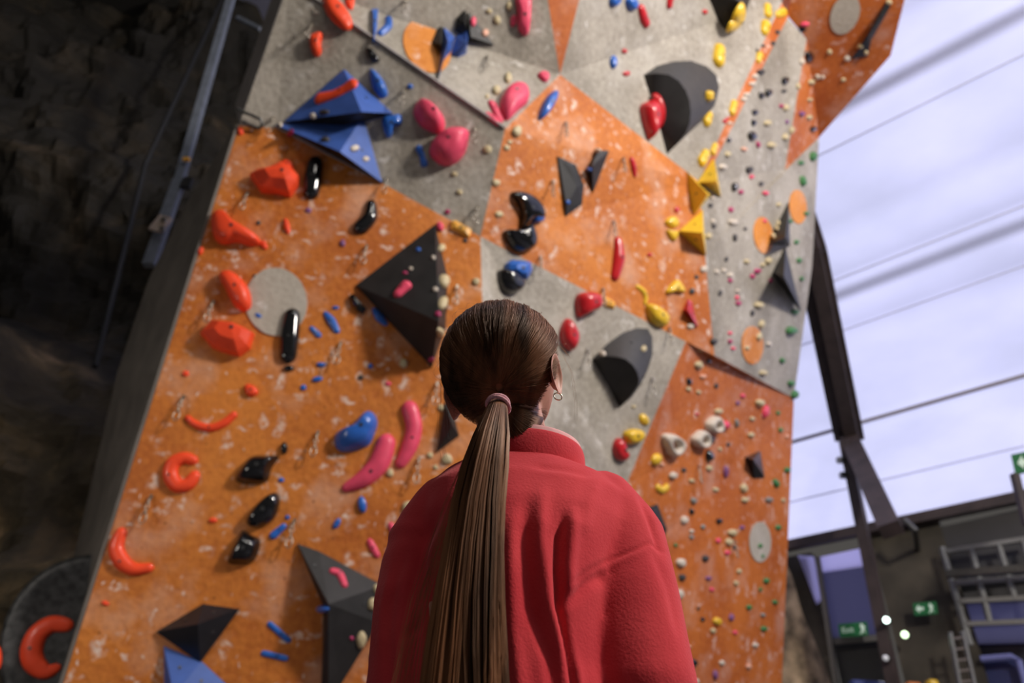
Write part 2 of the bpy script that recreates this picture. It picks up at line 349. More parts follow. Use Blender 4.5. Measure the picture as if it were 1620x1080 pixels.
volume([(880, 248), (908, 261), (921, 293), (918, 324), (893, 342)], [(901, 262, .05), (913, 295, .06), (896, 325, .05)], VBLACK, 'flat black half moon volume with straight left side on orange',
       'the black half moon plate', (902, 295), faces=[(0, 1, 5), (1, 2, 6, 5), (2, 3, 6), (3, 4, 7, 6), (4, 0, 7), (0, 5, 6, 7)])
volume([(929, 262), (944, 238), (961, 239), (936, 304), (927, 274)], [(937, 262, .14)], VBLACK, 'small black kite shaped volume just right of the half moon plate', 'the black kite volume', (940, 262))
volume([(471, 860), (505, 872), (606, 926), (600, 985), (572, 1030), (538, 1085), (520, 1120), (509, 1085), (512, 960), (489, 905)], [(520, 955, .34)], VBLACK,
       'tall black star volume beside the left sleeve with pink and cream holds', 'the black star volume', (545, 960))
volume([(248, 999), (322, 955), (380, 963), (318, 1048)], [(313, 987, .22)], VGLOSS, 'satin black four sided volume near the lower left, above a blue volume', 'the low satin black volume', (315, 995))
volume([(261, 1022), (320, 1046), (362, 1085), (395, 1130), (262, 1140)], [(275, 1100, .2)], VBLUE, 'blue volume below the satin black one, cut by the bottom edge', 'the low blue volume', (300, 1075))
volume([(703, 638), (714, 640), (726, 690), (690, 717)], [(716, 672, .16)], VBLACK, 'narrow black volume half hidden behind the hair and neck', 'the neck black volume', (707, 675))
volume([(1245, 321), (1213, 386), (1247, 389)], [(1243, 375, .42)], VBLACK, 'black spike volume on the far grey panel with three cream holds', 'the upper black spike', (1237, 368))
volume([(1240, 391), (1221, 432), (1264, 491)], [(1240, 437, .5)], VBLACK, 'black kite spike volume on the far grey panel, lower of the two', 'the lower black spike', (1241, 437))
volume([(1401, 3), (1408, 9), (1378, 62), (1372, 88), (1347, 92), (1362, 70)], [(1375, 55, .14)], VBLACK, 'thin black strip volume on the dark orange overhang at upper right', 'the thin black strip', (1377, 50))
volume([(682, 70), (697, 33), (704, 62), (699, 88)], [(697, 70, .14)], VBLACK, 'small black wedge on the upper orange patch behind a blue fin', 'the blue fins', (695, 65))
volume([(736, 16), (722, 30), (718, 48), (742, 66)], [(735, 35, .1)], VBLACK, 'black wedge left of the upper blue fin on grey', 'the blue fins', (730, 40))
volume([(741, 20), (781, 72), (740, 67)], [(745, 58, .14)], VBLACK, 'black triangular wedge right of the upper blue fin on grey', 'the blue fins', (755, 55))
volume([(700, 42), (718, 62), (712, 85), (701, 98), (692, 130), (697, 85)], [(709, 66, .20)], VBLUE, 'long blue fin volume pointing down over the orange patch', 'the blue fins', (705, 75))
volume([(738, 18), (740, 55), (737, 86), (725, 92), (713, 89), (720, 62), (731, 45)], [(738, 70, .2)], VBLUE, 'short blue fin volume beside the long one on grey', 'the blue fins', (728, 70))
volume([(1127, 253), (1138, 314), (1103, 288)], [(1134, 286, .34)], VYEL, 'yellow pyramid volume, uppermost of the three yellow pyramids', 'the yellow pyramids', (1123, 285))
volume([(1084, 273), (1122, 309), (1096, 341)], [(1119, 307, .3)], VYEL, 'yellow pyramid volume, middle of the three yellow pyramids', 'the yellow pyramids', (1100, 307))
volume([(1109, 333), (1072, 366), (1114, 404)], [(1111, 368, .34)], VYEL, 'yellow pyramid volume, lowest of the three yellow pyramids', 'the yellow pyramids', (1098, 368))
volume([(1086, 474), (1092, 478), (1101, 518), (1079, 490)], [(1089, 492, .14)], PL['crimson'], 'small dark red spike volume at the right side of the middle orange panel', 'the dark red spike', (1089, 495))
volume([(1177, 723), (1200, 713), (1207, 755), (1190, 756)], [(1192, 727, .2)], VGLOSS, 'small gloss black wedge volume on the lower right orange panel', 'the gloss black wedge', (1193, 735))
volume([(1025, 802), (1037, 797), (1052, 836), (1043, 860), (1030, 832)], [(1040, 826, .1)], VBLACK, 'black volume peeping out right of the jacket shoulder', 'the shoulder black volume', (1040, 828))

NH = 0
def chaikin(p, k=2):
    for _ in range(k):
        q = []
        for i in range(len(p)):
            a = p[i]; b = p[(i+1) % len(p)]; q += [(a[0]*.75+b[0]*.25, a[1]*.75+b[1]*.25), (a[0]*.25+b[0]*.75, a[1]*.25+b[1]*.75)]
        p = q
    return p
PROF = dict(dome=[(1.0, .0), (1.0, .28), (.92, .58), (.74, .85), (.5, .97), (.25, 1.0)],
            facet=[(1.0, .0), (.98, .25), (.62, .92), (.3, 1.0)],
            jug=[(1.0, .0), (1.02, .4), (.92, .85), (.78, 1.0), (.62, .93), (.45, .62), (.22, .5)])
FLATP = [(1.0, .0), (.99, .35), (.90, .58), (.50, .96)]
def roundish(p):
    n = len(p); q = []
    for i in range(n):
        a, b, c, d = p[i-1], p[i], p[(i+1) % n], p[(i+2) % n]
        for t in (0, .33, .66):
            q.append(tuple(.5*((2*b[j])+(c[j]-a[j])*t+(2*a[j]-5*b[j]+4*c[j]-d[j])*t*t+(-a[j]+3*b[j]-3*c[j]+d[j])*t**3) for j in (0, 1)))
    return q
def pillow_geo(outline, h, loc, n, prof='dome', peak=None, sharp=False, jit=.1):
    P = (outline if sharp else roundish(outline)) if len(outline) < 14 else outline
    B = on_plane(P, loc, n, -.004); k = len(B); c = sum(B, Vector())/k
    pk = plane_pt(peak[0], peak[1], loc, n) if peak else c
    area = sum((B[i]-c).cross(B[(i+1) % k]-c).length for i in range(k))/2; rr = math.sqrt(area/PI); H = h*rr
    vs = []; fs = []; off = random.random()*50
    for s, hh in (PROF[prof] if not sharp else FLATP):
        cc = c.lerp(pk, 1-s)
        for b in B:
            q = cc+(b-c)*s; vs.append(q+n*(hh*H*(1+jit*noise.noise(q*6+Vector((off, 0, 0))))))
    r = len(PROF[prof] if not sharp else FLATP)
    for j in range(r-1): fs += [(j*k+i, j*k+(i+1) % k, (j+1)*k+(i+1) % k, (j+1)*k+i) for i in range(k)]
    top = pk.copy() if peak else c; vs.append(top+n*H*(PROF[prof][-1][1])); fs += [((r-1)*k+i, (r-1)*k+(i+1) % k, r*k) for i in range(k)]
    return vs, fs, top+n*H*PROF[prof][-1][1], rr
def stroke_geo(path, rad, h, loc, n):
    # catmull-rom resample
    pts = []; rs = []; P = path; m = len(P)
    for i in range(m-1):
        p0 = P[max(i-1, 0)]; p1 = P[i]; p2 = P[i+1]; p3 = P[min(i+2, m-1)]
        for t in [j/5 for j in range(5)]:
            f = lambda a, b, c, d: .5*((2*b)+(c-a)*t+(2*a-5*b+4*c-d)*t*t+(-a+3*b-3*c+d)*t**3)
            pts.append((f(p0[0], p1[0], p2[0], p3[0]), f(p0[1], p1[1], p2[1], p3[1]))); rs.append(rad[i]*(1-t)+rad[i+1]*t)
    pts.append(P[-1]); rs.append(rad[-1])
    # rounded ends
    def ext(a, b, r): L = math.hypot(a[0]-b[0], a[1]-b[1]) or 1; return (a[0]+(a[0]-b[0])/L*r, a[1]+(a[1]-b[1])/L*r)
    e0 = [(ext(pts[0], pts[1], rs[0]*.98), rs[0]*.12), (ext(pts[0], pts[1], rs[0]*.75), rs[0]*.62), (ext(pts[0], pts[1], rs[0]*.4), rs[0]*.9)]
    e1 = [(ext(pts[-1], pts[-2], rs[-1]*.4), rs[-1]*.9), (ext(pts[-1], pts[-2], rs[-1]*.75), rs[-1]*.62), (ext(pts[-1], pts[-2], rs[-1]*.98), rs[-1]*.12)]
    S = e0+list(zip(pts, rs))+e1
    C = on_plane([s[0] for s in S], loc, n); E_ = on_plane([(s[0][0]+s[1], s[0][1]) for s in S], loc, n); rm = [max(.002, (a-b).length) for a, b in zip(C, E_)]
    sc = [(plane_pt(s[0][0], s[0][1]+s[1], loc, n)-c).length for s, c in zip(S, C)]
    rm = [(a+b)/2 for a, b in zip(rm, sc)]
    vs = []; fs = []; k = 9; N_ = len(C)
    for i in range(N_):
        t = (C[min(i+1, N_-1)]-C[max(i-1, 0)]).normalized(); x = n.cross(t).normalized()
        for j in range(k):
            a = PI*j/(k-1); vs.append(C[i]+x*math.cos(a)*rm[i]+n*(math.sin(a)**.8*rm[i]*h*(1.0)-.004))
    for i in range(N_-1): fs += [(i*k+j, i*k+j+1, (i+1)*k+j+1, (i+1)*k+j) for j in range(k-1)]
    fs += [tuple(range(k)), tuple(range((N_-1)*k+k-1, (N_-1)*k-1, -1))]
    mid = N_//2; return vs, fs, vs[mid*k+4], max(rm)
def bolt(root, p, n, r):
    s = MB(); s.tube([p-n*r*.6, p+n*r*.25], r, 8); s.tube([p+n*r*.25, p+n*r*.3], [r*.6, r*.55], 6)
    return s.build('fixing_bolt', DMETAL, root)
USED = set()
def hold(colr, label, geo, h=.9, prof='dome', peak=None, rad=None, group=None, sharp=False, land=None, name='climbing_hold', ctr=None, nb=1, cat='climbing hold'):
    g = [(p[0], p[1]) for p in geo]; cx, cy = ctr or ((g[len(g)//2]) if rad else (sum(p[0] for p in g)/len(g), sum(p[1] for p in g)/len(g)))
    c = cast(cx, cy)
    if c is None: print('MISS', label); return
    loc, n = c[0], c[1]
    if rad: vs, fs, top, rr = stroke_geo(g, rad if isinstance(rad, list) else [rad]*len(g), h, loc, n)
    else: vs, fs, top, rr = pillow_geo(g, h, loc, n, prof, peak, sharp)
    root = empty(name, loc); tag(root, label, cat, group or (colr+' holds of one route'))
    o = mesh_obj('hold_body', vs, fs, PL[colr], root, smooth=not sharp); fix_normals(o)
    if not sharp:
        md = o.modifiers.new('round', 'SUBSURF'); md.levels = md.render_levels = 1
    if nb: bolt(root, top-n*rr*.02, n, max(.010, min(.022, rr*.16)))
    if land: LAND.append((land, cx, cy))
    return root
RG = 'coral red holds of the left route'
hold('red', 'long leaf shaped coral red hold at the very top of the grey panel', [(508, -8), (518, -6), (540, 10), (555, 32), (557, 45), (545, 48), (526, 34), (513, 15)], .55, group=RG, land='the red leaf hold')
hold('red', 'short coral red hold at the top edge, right of the leaf hold', [(546, -6), (560, -6), (560, 8), (556, 17), (548, 10)], .6, group=RG)
hold('red', 'upright coral red hold alone on the upper left grey panel', [(490, 60), (499, 54), (508, 52), (511, 58), (508, 70), (509, 84), (502, 91), (494, 84)], 1.0, group=RG, land='the lone red hold on grey')
hold('red', 'bone shaped coral red hold fixed across the upper blue triangle', [(506, 156), (527, 150), (545, 141), (558, 133)], .55, rad=[9, 7, 7, 9], group=RG, ctr=(533, 150))
hold('red', 'chunky coral red hold with pointed left end, left of the black sausage', [(396, 281), (407, 275), (425, 272), (445, 262), (462, 270), (475, 285), (472, 298), (460, 313), (438, 308), (414, 306), (405, 294)], 1.0, 'facet', (450, 285), group=RG, sharp=True, land='the chunky red hold')
hold('red', 'little coral red knob touching the top of the chunky red hold', ell(455, 262, 11, 7, 30, 12), .9, group=RG)
hold('red', 'wide coral red hold on the left edge of the orange panel', [(335, 350), (342, 337), (356, 337), (368, 352), (388, 364), (410, 378), (412, 388), (395, 390), (375, 384), (358, 388), (340, 380)], .9, group=RG, land='the wide red edge hold')
hold('red', 'smooth oval coral red hold left of the pale grey disc', [(347, 438), (357, 430), (370, 433), (387, 447), (397, 465), (398, 487), (386, 494), (371, 484), (360, 464)], .9, group=RG)
hold('red', 'blocky coral red hold just below and left of the pale grey disc', [(318, 530), (336, 511), (356, 513), (372, 515), (392, 524), (403, 530), (396, 553), (380, 565), (358, 560), (337, 552)], 1.0, 'facet', (372, 528), group=RG, sharp=True, land='the blocky red hold')
hold('red', 'small round coral red hold above the smile shaped hold', [(387, 610), (396, 608), (407, 615), (408, 623), (400, 628), (390, 624)], .9, group=RG)
hold('red', 'thin smile shaped coral red hold curving upward on the left', [(297, 661), (310, 671), (332, 677), (353, 670), (370, 656)], 1.1, rad=[5, 6, 7, 7, 6], group=RG, ctr=(332, 677), land='the smile shaped red hold')
hold('red', 'ring shaped coral red hold open to the right', [(306, 728), (291, 724), (274, 733), (270, 752), (281, 768), (298, 766), (308, 752)], .95, rad=[8, 10, 12, 12, 12, 11, 9], group=RG, ctr=(285, 748), land='the open ring red hold')
hold('red', 'boomerang coral red hold at the lower left edge of the wall', [(192, 842), (184, 866), (193, 888), (211, 900), (236, 898)], .95, rad=[9, 12, 13, 11, 8], group=RG, ctr=(193, 888), land='the boomerang red hold')
for lab, q in (('tiny coral red hold at the right tip of the wide edge hold', (418, 388, 5, 8, -25)), ('slim upright coral red hold right of the wide edge hold', (454, 358, 4.5, 13, -12)),
               ('tiny round coral red screw hold above the smile hold', (294, 591, 5.5, 5, 0)), ('tiny oval coral red hold between the ring hold and black holds', (337, 823, 7, 4.5, 0)),
               ('faint tiny coral red hold below the boomerang hold', (167, 954, 6.5, 4, 20)), ('red marker stub on the wall edge by the top corner', (375, 208, 5, 7, 0)),
               ('red marker stub on the wall edge beside the wide hold', (318, 397, 4, 7, 20)), ('red marker stub on the wall edge left of the ring hold', (195, 752, 4, 7, 20))):
    hold('red', lab, ell(q[0], q[1], q[2], q[3], q[4], 14), .8, group=RG, nb=0) if cast(q[0], q[1]) else hold('red', lab, ell(q[0]+6, q[1], q[2], q[3], q[4], 14), .8, group=RG, nb=0)
PG = 'pink holds of one route'
hold('pink', 'big pink pod hold on grey, upper of the touching pair', [(653, 178), (660, 161), (672, 157), (690, 170), (703, 188), (703, 205), (694, 213), (678, 208), (663, 198)], 1.0, 'facet', (688, 180), group=PG, land='the big pink pair')
hold('pink', 'big pink lemon shaped hold on grey, lower of the touching pair', [(679, 240), (690, 220), (708, 208), (726, 206), (742, 210), (740, 228), (733, 247), (716, 262), (698, 262), (685, 252)], 1.05, 'dome', (712, 228), group=PG, land='the big pink pair')
hold('pink', 'broad pink fan hold above the orange corner', [(790, 166), (797, 147), (812, 137), (830, 139), (836, 152), (833, 165), (818, 177), (803, 192), (794, 185)], .7, 'dome', (812, 155), group=PG, land='the pink fan hold')
hold('pink', 'narrow pink hold against the left side of the fan hold', [(777, 163), (783, 173), (791, 190)], .8, rad=[5, 6, 5], group=PG)
hold('pink', 'small dark pink hold at the foot of the narrow one', [(771, 180), (780, 188), (788, 196)], .8, rad=[4, 6, 4], group=PG)
hold('pink', 'long pink hold hanging from the top edge of the photo', [(815, -8), (838, -8), (839, 25), (836, 52), (829, 57), (819, 45), (818, 20)], .7, group=PG, land='the long pink top hold')
hold('pink', 'pale pink pebble hold left of the long top hold', ell(812, 33, 5, 10, 10, 14), .7, group=PG)
hold('pink', 'small pink button hold left of the orange corner tip', [(850, 118), (862, 115), (869, 122), (864, 131), (856, 128)], .8, group=PG)
hold('pink', 'long pink banana hold, lower left of the pair behind the ponytail', [(611, 700), (600, 732), (577, 756), (548, 771)], .95, rad=[15, 17, 15, 8], group=PG, ctr=(595, 735), land='the pink banana pair')
hold('pink', 'upright pink banana hold, right of the pair behind the ponytail', [(648, 646), (655, 676), (648, 706), (634, 733)], .95, rad=[13, 13, 13, 9], group=PG, ctr=(650, 690), land='the pink banana pair')
hold('pink', 'short pink hold left of the jacket shoulder, lower one', [(585, 856), (590, 866), (597, 878)], .9, rad=[5, 6, 5], group=PG)
hold('pink', 'short pink hold at the jacket shoulder, upper one', [(618, 830), (622, 839), (622, 850)], .9, rad=[5, 6, 4], group=PG)
hold('pink', 'pale pink two lobed hold on the large black pyramid', [(643, 452), (637, 458), (629, 466)], 1.0, rad=[8, 7, 6], group=PG)
hold('pink', 'bent pink hold on the black star volume', [(525, 903), (537, 908), (545, 925)], 1.0, rad=[5, 6, 5], group=PG)
hold('pink', 'pink tip hold at the top corner of the large black pyramid', ell(696, 359, 6, 8, -20, 14), .9, group=PG)
BG = 'blue holds of one route'
hold('blue', 'blue shell hold right of the upper blue triangle', [(584, 111), (592, 111), (605, 125), (613, 143), (612, 153), (602, 155), (590, 140)], .8, 'facet', (600, 132), group=BG, land='the blue shell hold')
hold('blue', 'two lobed blue hold under the blue shell hold', [(604, 190), (618, 184), (634, 182), (636, 197), (623, 201), (620, 216), (611, 217)], .9, group=BG)
hold('blue', 'small bent blue hold left of the pink lemon hold', [(663, 235), (668, 247), (671, 259)], .9, rad=[6, 4.5, 6], group=BG)
hold('blue', 'blue crescent hold near the top, right of the blue blade', [(615, 30), (614, 42), (602, 53)], .9, rad=[4.5, 5, 4.5], group=BG)
hold('blue', 'narrow blue blade hold near the top of the grey panel', [(587, 17), (598, 16), (596, 45), (590, 73), (588, 50)], .7, group=BG, sharp=True, land='the blue blade hold')
hold('blue', 'slim blue leaf hold on the seam above the orange corner', [(878, 145), (869, 148), (858, 162), (850, 186), (856, 190), (868, 176), (877, 158)], .9, group=BG, land='the slim blue leaf hold')
hold('blue', 'bright blue cap hold joined to the black bowl above the head', [(798, 418), (806, 412), (835, 415), (838, 430), (829, 444), (815, 441), (797, 430)], 1.0, group=BG, sharp=True)
hold('blue', 'large blue wedge hold left of the pink banana pair', [(530, 686), (556, 675), (576, 652), (590, 652), (598, 668), (592, 688), (580, 708), (537, 715)], .9, 'facet', (572, 678), group=BG, land='the large blue wedge')
hold('blue', 'blue leaf hold below the black block near the pyramid', [(515, 496), (524, 507), (533, 523)], .9, rad=[4, 7, 5], group=BG)
hold('blue', 'short blue hold left of the blue leaf hold', [(493, 519), (504, 530)], .8, rad=[4, 5], group=BG)
hold('blue', 'blue leaf hold tucked under the left edge of the black pyramid', [(592, 490), (600, 502), (610, 512)], .9, rad=[4, 7, 4], group=BG)
for lab, q in (('tiny blue chip just above the blue leaf', (531, 487, 6, 3, 0)), ('flat blue chip hold, upper of two under the leaf', (508, 577, 8, 4, 5)), ('flat blue chip hold, lower of two under the leaf', (502, 600, 9, 4.5, -8)),
               ('tiny blue stud left below the two chips', (480, 613, 5, 5, 0)), ('tiny blue stud right of the two chips', (586, 579, 4, 4, 0)), ('upright blue oval hold under the pink banana', (573, 798, 7, 14, -8)),
               ('slim tilted blue hold left below the blue oval', (533, 828, 5, 10, 30)), ('tiny blue stud right of the top black diamond', (445, 759, 5, 4, 0)),
               ('tiny blue stud right of the black teardrop', (455, 818, 4, 4, 0)), ('dark blue chip on the grey disc left', (409, 500, 7, 4, 25)), ('purple blue stud low on the pyramid right side', (662, 395, 4, 3, 0)),
               ('blue chip on the spine of the black star volume', (515, 963, 6, 7, 0)), ('small upright blue hold on the upper middle grey panel', (969, 99, 5, 11, -3)), ('tiny dark blue stud under the grey seam', (649, 137, 5, 4, 20))):
    hold('blue', lab, ell(*q, 14), .8, group=BG, nb=0)
hold('blue', 'blue slug hold right of the low black teardrop', [(432, 847), (449, 832)], .9, rad=[7, 5], group=BG)
hold('blue', 'tilted blue bar hold low on the left panel, upper bar', [(427, 987), (456, 1012)], .8, rad=[5, 5], group=BG)
hold('blue', 'level blue bar hold low on the left panel, lower bar', [(417, 1033), (452, 1041)], .8, rad=[5, 5], group=BG)
hold('blue', 'left blue lobe hold cut by the top edge', ell(971, 1, 8, 11, 20, 14), .9, group=BG)
hold('blue', 'right blue lobe hold cut by the top edge', ell(997, 6, 8, 12, -20, 14), .9, group=BG)
hold('blue', 'blue insert hold on the hooked black hold', [(842, 338), (852, 335), (858, 348), (850, 352), (841, 352)], 1.2, group=BG)
CG = 'deep red glossy holds of the middle route'
hold('crimson', 'glossy deep red pinch in front of the big rounded black volume, left half', [(1011, 172), (1018, 163), (1028, 160), (1036, 172), (1037, 192), (1034, 212), (1026, 222), (1020, 210)], .9, group=CG, land='the glossy red pinch')
hold('crimson', 'glossy deep red pinch in front of the big rounded black volume, right half', [(1030, 152), (1038, 147), (1047, 155), (1053, 176), (1049, 198), (1039, 205), (1041, 180)], .9, group=CG)
for lab, pa, ra in (('deep red capsule hold high on the middle grey panel', [(1013, 13), (1017, 28), (1022, 38)], [6, 7, 6]), ('deep red hold cut by the top edge', [(1060, -8), (1058, 10)], [6, 5]),
                    ('slim deep red hold on the orange panel right of the kite', [(999, 252), (1002, 265), (1004, 278)], [4, 5, 3]), ('long glossy deep red hold in the middle of the orange panel', [(977, 380), (978, 408), (972, 438)], [6, 10, 7])):
    hold('crimson', lab, pa, .9, rad=ra, group=CG, land='the long glossy red hold' if 'long' in lab else None)
hold('crimson', 'heart shaped red hold right above the head', [(909, 470), (924, 462), (940, 465), (946, 478), (942, 490), (930, 495), (913, 502)], 1.0, group=CG, land='the heart shaped red hold')
hold('crimson', 'tall red pod hold touching the right side of the hair', [(885, 520), (895, 503), (906, 517), (912, 535), (904, 555), (893, 551), (886, 540)], .9, group=CG, land='the tall red pod')
hold('crimson', 'curved red hold beneath the yellow hold right of the collar', [(968, 704), (976, 692), (985, 700), (986, 714), (992, 722), (984, 730), (971, 722)], .9, group=CG)
for lab, q in (('tiny deep red stud above the small blue hold', (987, 81, 4, 4, 0)), ('tiny deep red stud below the small blue hold', (990, 117, 6, 4, 0)), ('tiny deep red stud near the top black wedge', (1114, 19, 4, 4, 0)),
               ('tiny deep red stud left of the middle yellow pyramid', (1070, 332, 4, 5, 0)), ('tiny deep red stud under the small yellow pair', (1027, 403, 4, 3, 0))):
    hold('crimson', lab, ell(*q, 12), .8, group=CG, nb=0)
YG = 'yellow holds of one route'
hold('yellow', 'hooked yellow hold on the black wedge at the top edge', [(1166, 17), (1165, 31), (1153, 42)], .7, rad=[6, 7, 4], group=YG)
for lab, pa, ra in (('upright yellow capsule beside the top of the big rounded volume', [(1137, 78), (1135, 98)], [8, 9]), ('yellow pill hold near the orange strip, upper of two', [(1213, 10), (1214, 24)], [5, 6]),
                    ('yellow pill hold near the orange strip, lower of two', [(1210, 40), (1208, 50)], [7, 6]), ('yellow hold on the orange strip beside the two pills', [(1230, 23), (1238, 20)], [4, 5]),
                    ('faint yellow hold half way up the orange strip', [(1201, 88), (1199, 96)], [5, 4]), ('slim yellow hold on the orange strip', [(1161, 164), (1157, 178)], [5, 5]),
                    ('small yellow hold on the face of the big rounded volume', [(1120, 148), (1120, 156)], [5, 5]), ('yellow hold at the lower right rim of the big rounded volume', [(1122, 182), (1117, 193)], [5, 7]),
                    ('small yellow hold at the foot of the orange strip, right one', [(1131, 230), (1127, 241)], [4, 5]), ('small yellow hold at the foot of the orange strip, left one', [(1116, 243), (1109, 256)], [6, 7]),
                    ('thin curved yellow hold, upper of the pair on orange', [(1008, 453), (1017, 460), (1021, 470), (1020, 480)], [3, 4, 4, 3]), ('bright yellow round hold beside the fin volume tip', [(1016, 662), (1021, 666)], [7, 6]),
                    ('small yellow hold on orange right of the collar hold', [(1035, 727), (1039, 726)], [6, 6]), ('thin yellow crescent on orange near the jacket', [(1040, 771), (1047, 775), (1054, 770)], [4, 4, 4])):
    hold('yellow', lab, pa, .9, rad=ra, group=YG)
hold('yellow', 'fat yellow hold on the seam under the thin curved one', [(1020, 484), (1029, 481), (1045, 491), (1054, 502), (1051, 515), (1040, 517), (1026, 506)], .8, group=YG, land='the fat yellow seam hold')
hold('yellow', 'round yellow hold left of the lowest pyramid, upper half', [(1050, 353), (1058, 343), (1068, 346), (1071, 357), (1062, 362)], .8, group=YG, nb=0)
hold('yellow', 'pointed yellow hold left of the lowest pyramid, lower half', [(1052, 364), (1062, 366), (1071, 366), (1067, 382), (1058, 378)], .8, group=YG, nb=0)
hold('yellow', 'bow shaped yellow hold under the lowest yellow pyramid', [(1052, 459), (1060, 450), (1070, 442), (1081, 457), (1079, 464), (1066, 461), (1054, 465)], .7, group=YG, land='the yellow bow hold')
hold('yellow', 'oval yellow hold above the curved red one, right of the collar', [(985, 684), (998, 678), (1013, 681), (1016, 690), (1008, 700), (993, 702), (986, 694)], .9, group=YG, land='the oval yellow hold')
hold('orange', 'light orange block hold on the seam above the black pyramid', [(713, 351), (720, 350), (746, 365), (742, 376), (735, 374), (712, 363)], .7, group='light orange block holds on the seams', sharp=True, land='the light orange block')
hold('orange', 'light orange block hold on the seam right of the heart hold', [(953, 471), (958, 470), (972, 479), (970, 489), (954, 484)], .7, group='light orange block holds on the seams', sharp=True)
KG = 'gloss black holds of one route'
hold('black', 'upright gloss black sausage hold under the blue triangles', [(499, 259), (495, 283), (492, 305)], 1.0, rad=[12, 14, 12], group=KG, land='the black sausage hold')
hold('black', 'gloss black boot shaped hold right of the sausage hold', [(587, 324), (585, 344), (570, 361)], 1.0, rad=[8, 11, 12], group=KG, land='the black boot hold')
hold('black', 'gloss black hooked hold on orange, upper half', [(806, 306), (822, 302), (843, 311), (856, 328), (859, 346), (840, 347), (822, 362), (824, 340), (817, 320)], .7, group=KG, land='the hooked black hold', ctr=(838, 330))
hold('black', 'gloss black hooked hold on orange, lower half', [(794, 366), (812, 367), (832, 356), (839, 358), (846, 388), (828, 400), (808, 393)], .9, group=KG)
hold('black', 'gloss black bowl hold under the bright blue cap', [(785, 430), (796, 430), (810, 443), (823, 450), (817, 463), (803, 467), (790, 457)], 1.1, group=KG)
hold('black', 'short gloss black block left of the big pyramid corner', [(551, 470), (558, 465), (580, 489), (574, 498), (565, 493)], .9, group=KG, sharp=True, land='the short black block')
hold('black', 'tall gloss black hold at the edge of the pale grey disc', [(462, 500), (458, 535), (456, 563)], .95, rad=[13, 15, 13], group=KG, land='the tall black hold')
hold('black', 'tiny gloss black hold under the tall black one', ell(457, 583, 9, 5, 0, 14), .9, group=KG, nb=0)
hold('black', 'gloss black diamond hold, topmost of the three on the left', [(371, 762), (393, 724), (420, 720), (443, 722), (430, 740), (420, 765)], .9, 'facet', (410, 738), group=KG, land='the top black diamond')
hold('black', 'gloss black teardrop hold, middle of the three on the left', [(390, 828), (398, 808), (420, 786), (438, 779), (444, 793), (434, 822), (408, 835)], .9, group=KG, land='the black teardrop')
hold('black', 'gloss black star hold, lowest of the three on the left', [(359, 889), (374, 852), (384, 838), (396, 845), (413, 855), (402, 889), (378, 892)], .95, 'facet', (388, 868), group=KG, land='the low black star hold')
hold('black', 'small gloss black bead above the top diamond', ell(450, 709, 6, 10, 0, 14), 1.0, group=KG, nb=0)
hold('black', 'small gloss black bracket on the upper grey seam', [(578, 77), (590, 79), (601, 94), (596, 100), (584, 95)], .8, group=KG)
# triangular white rings
def ring_hold(outline, hole, label):
    cx = sum(p[0] for p in outline)/len(outline); cy = sum(p[1] for p in outline)/len(outline); c = cast(cx, cy); loc, n = c[0], c[1]
    k = 28; O = chaikin(outline, 2); Oi = ell(*hole, 0, k)
    # resample the outline by angle about the hole
    out = []
    for i in range(k):
        a = 2*PI*i/k; best = None
        for j in range(len(O)):
            p, q = O[j], O[(j+1) % len(O)]; dx, dy = q[0]-p[0], q[1]-p[1]; ux, uy = math.cos(a), math.sin(a); den = ux*dy-uy*dx
            if abs(den) < 1e-9: continue
            t = ((p[0]-hole[0])*dy-(p[1]-hole[1])*dx)/den; s = ((p[0]-hole[0])*uy-(p[1]-hole[1])*ux)/den
            if t > 0 and -1e-6 <= s <= 1+1e-6: best = t
        out.append((hole[0]+math.cos(a)*(best or 10), hole[1]+math.sin(a)*(best or 10)))
    rows = []
    for s, hh in ((0, -.004), (0.0, .07), (.3, .12), (.75, .12), (1.0, .07), (1.0, -.004)):
        rows.append([plane_pt(o[0]*(1-s)+i_[0]*s, o[1]*(1-s)+i_[1]*s, loc, n)+n*hh for o, i_ in zip(out, Oi)])
    vs = [v for r in rows for v in r]; fs = []
    for r in range(5): fs += [(r*k+i, r*k+(i+1) % k, (r+1)*k+(i+1) % k, (r+1)*k+i) for i in range(k)]
    root = empty('climbing_hold', loc); tag(root, label, 'climbing hold', 'white ring holds with a centre hole')
    o = mesh_obj('hold_body', vs, fs, PL['white'], root, smooth=True); fix_normals(o)
    s = MB(); p = plane_pt(hole[0], hole[1], loc, n); s.tube([p-n*.01, p+n*.01], .03, 8); s.build('fixing_bolt', DMETAL, root)
    LAND.append(('the white ring holds', cx, cy))
ring_hold([(1044, 686), (1060, 684), (1077, 697), (1076, 710), (1064, 723), (1056, 717), (1048, 702)], (1062, 703, 6.5, 8), 'white ring hold with a hole, leftmost and largest of the three')
ring_hold([(1090, 695), (1100, 682), (1110, 678), (1117, 692), (1114, 708), (1100, 707)], (1107, 695, 4.5, 6), 'white ring hold with a hole, middle of the three')
ring_hold([(1112, 672), (1122, 659), (1132, 656), (1138, 670), (1135, 684), (1122, 683)], (1128, 672, 4, 5.5), 'white ring hold with a hole, uppermost of the three')
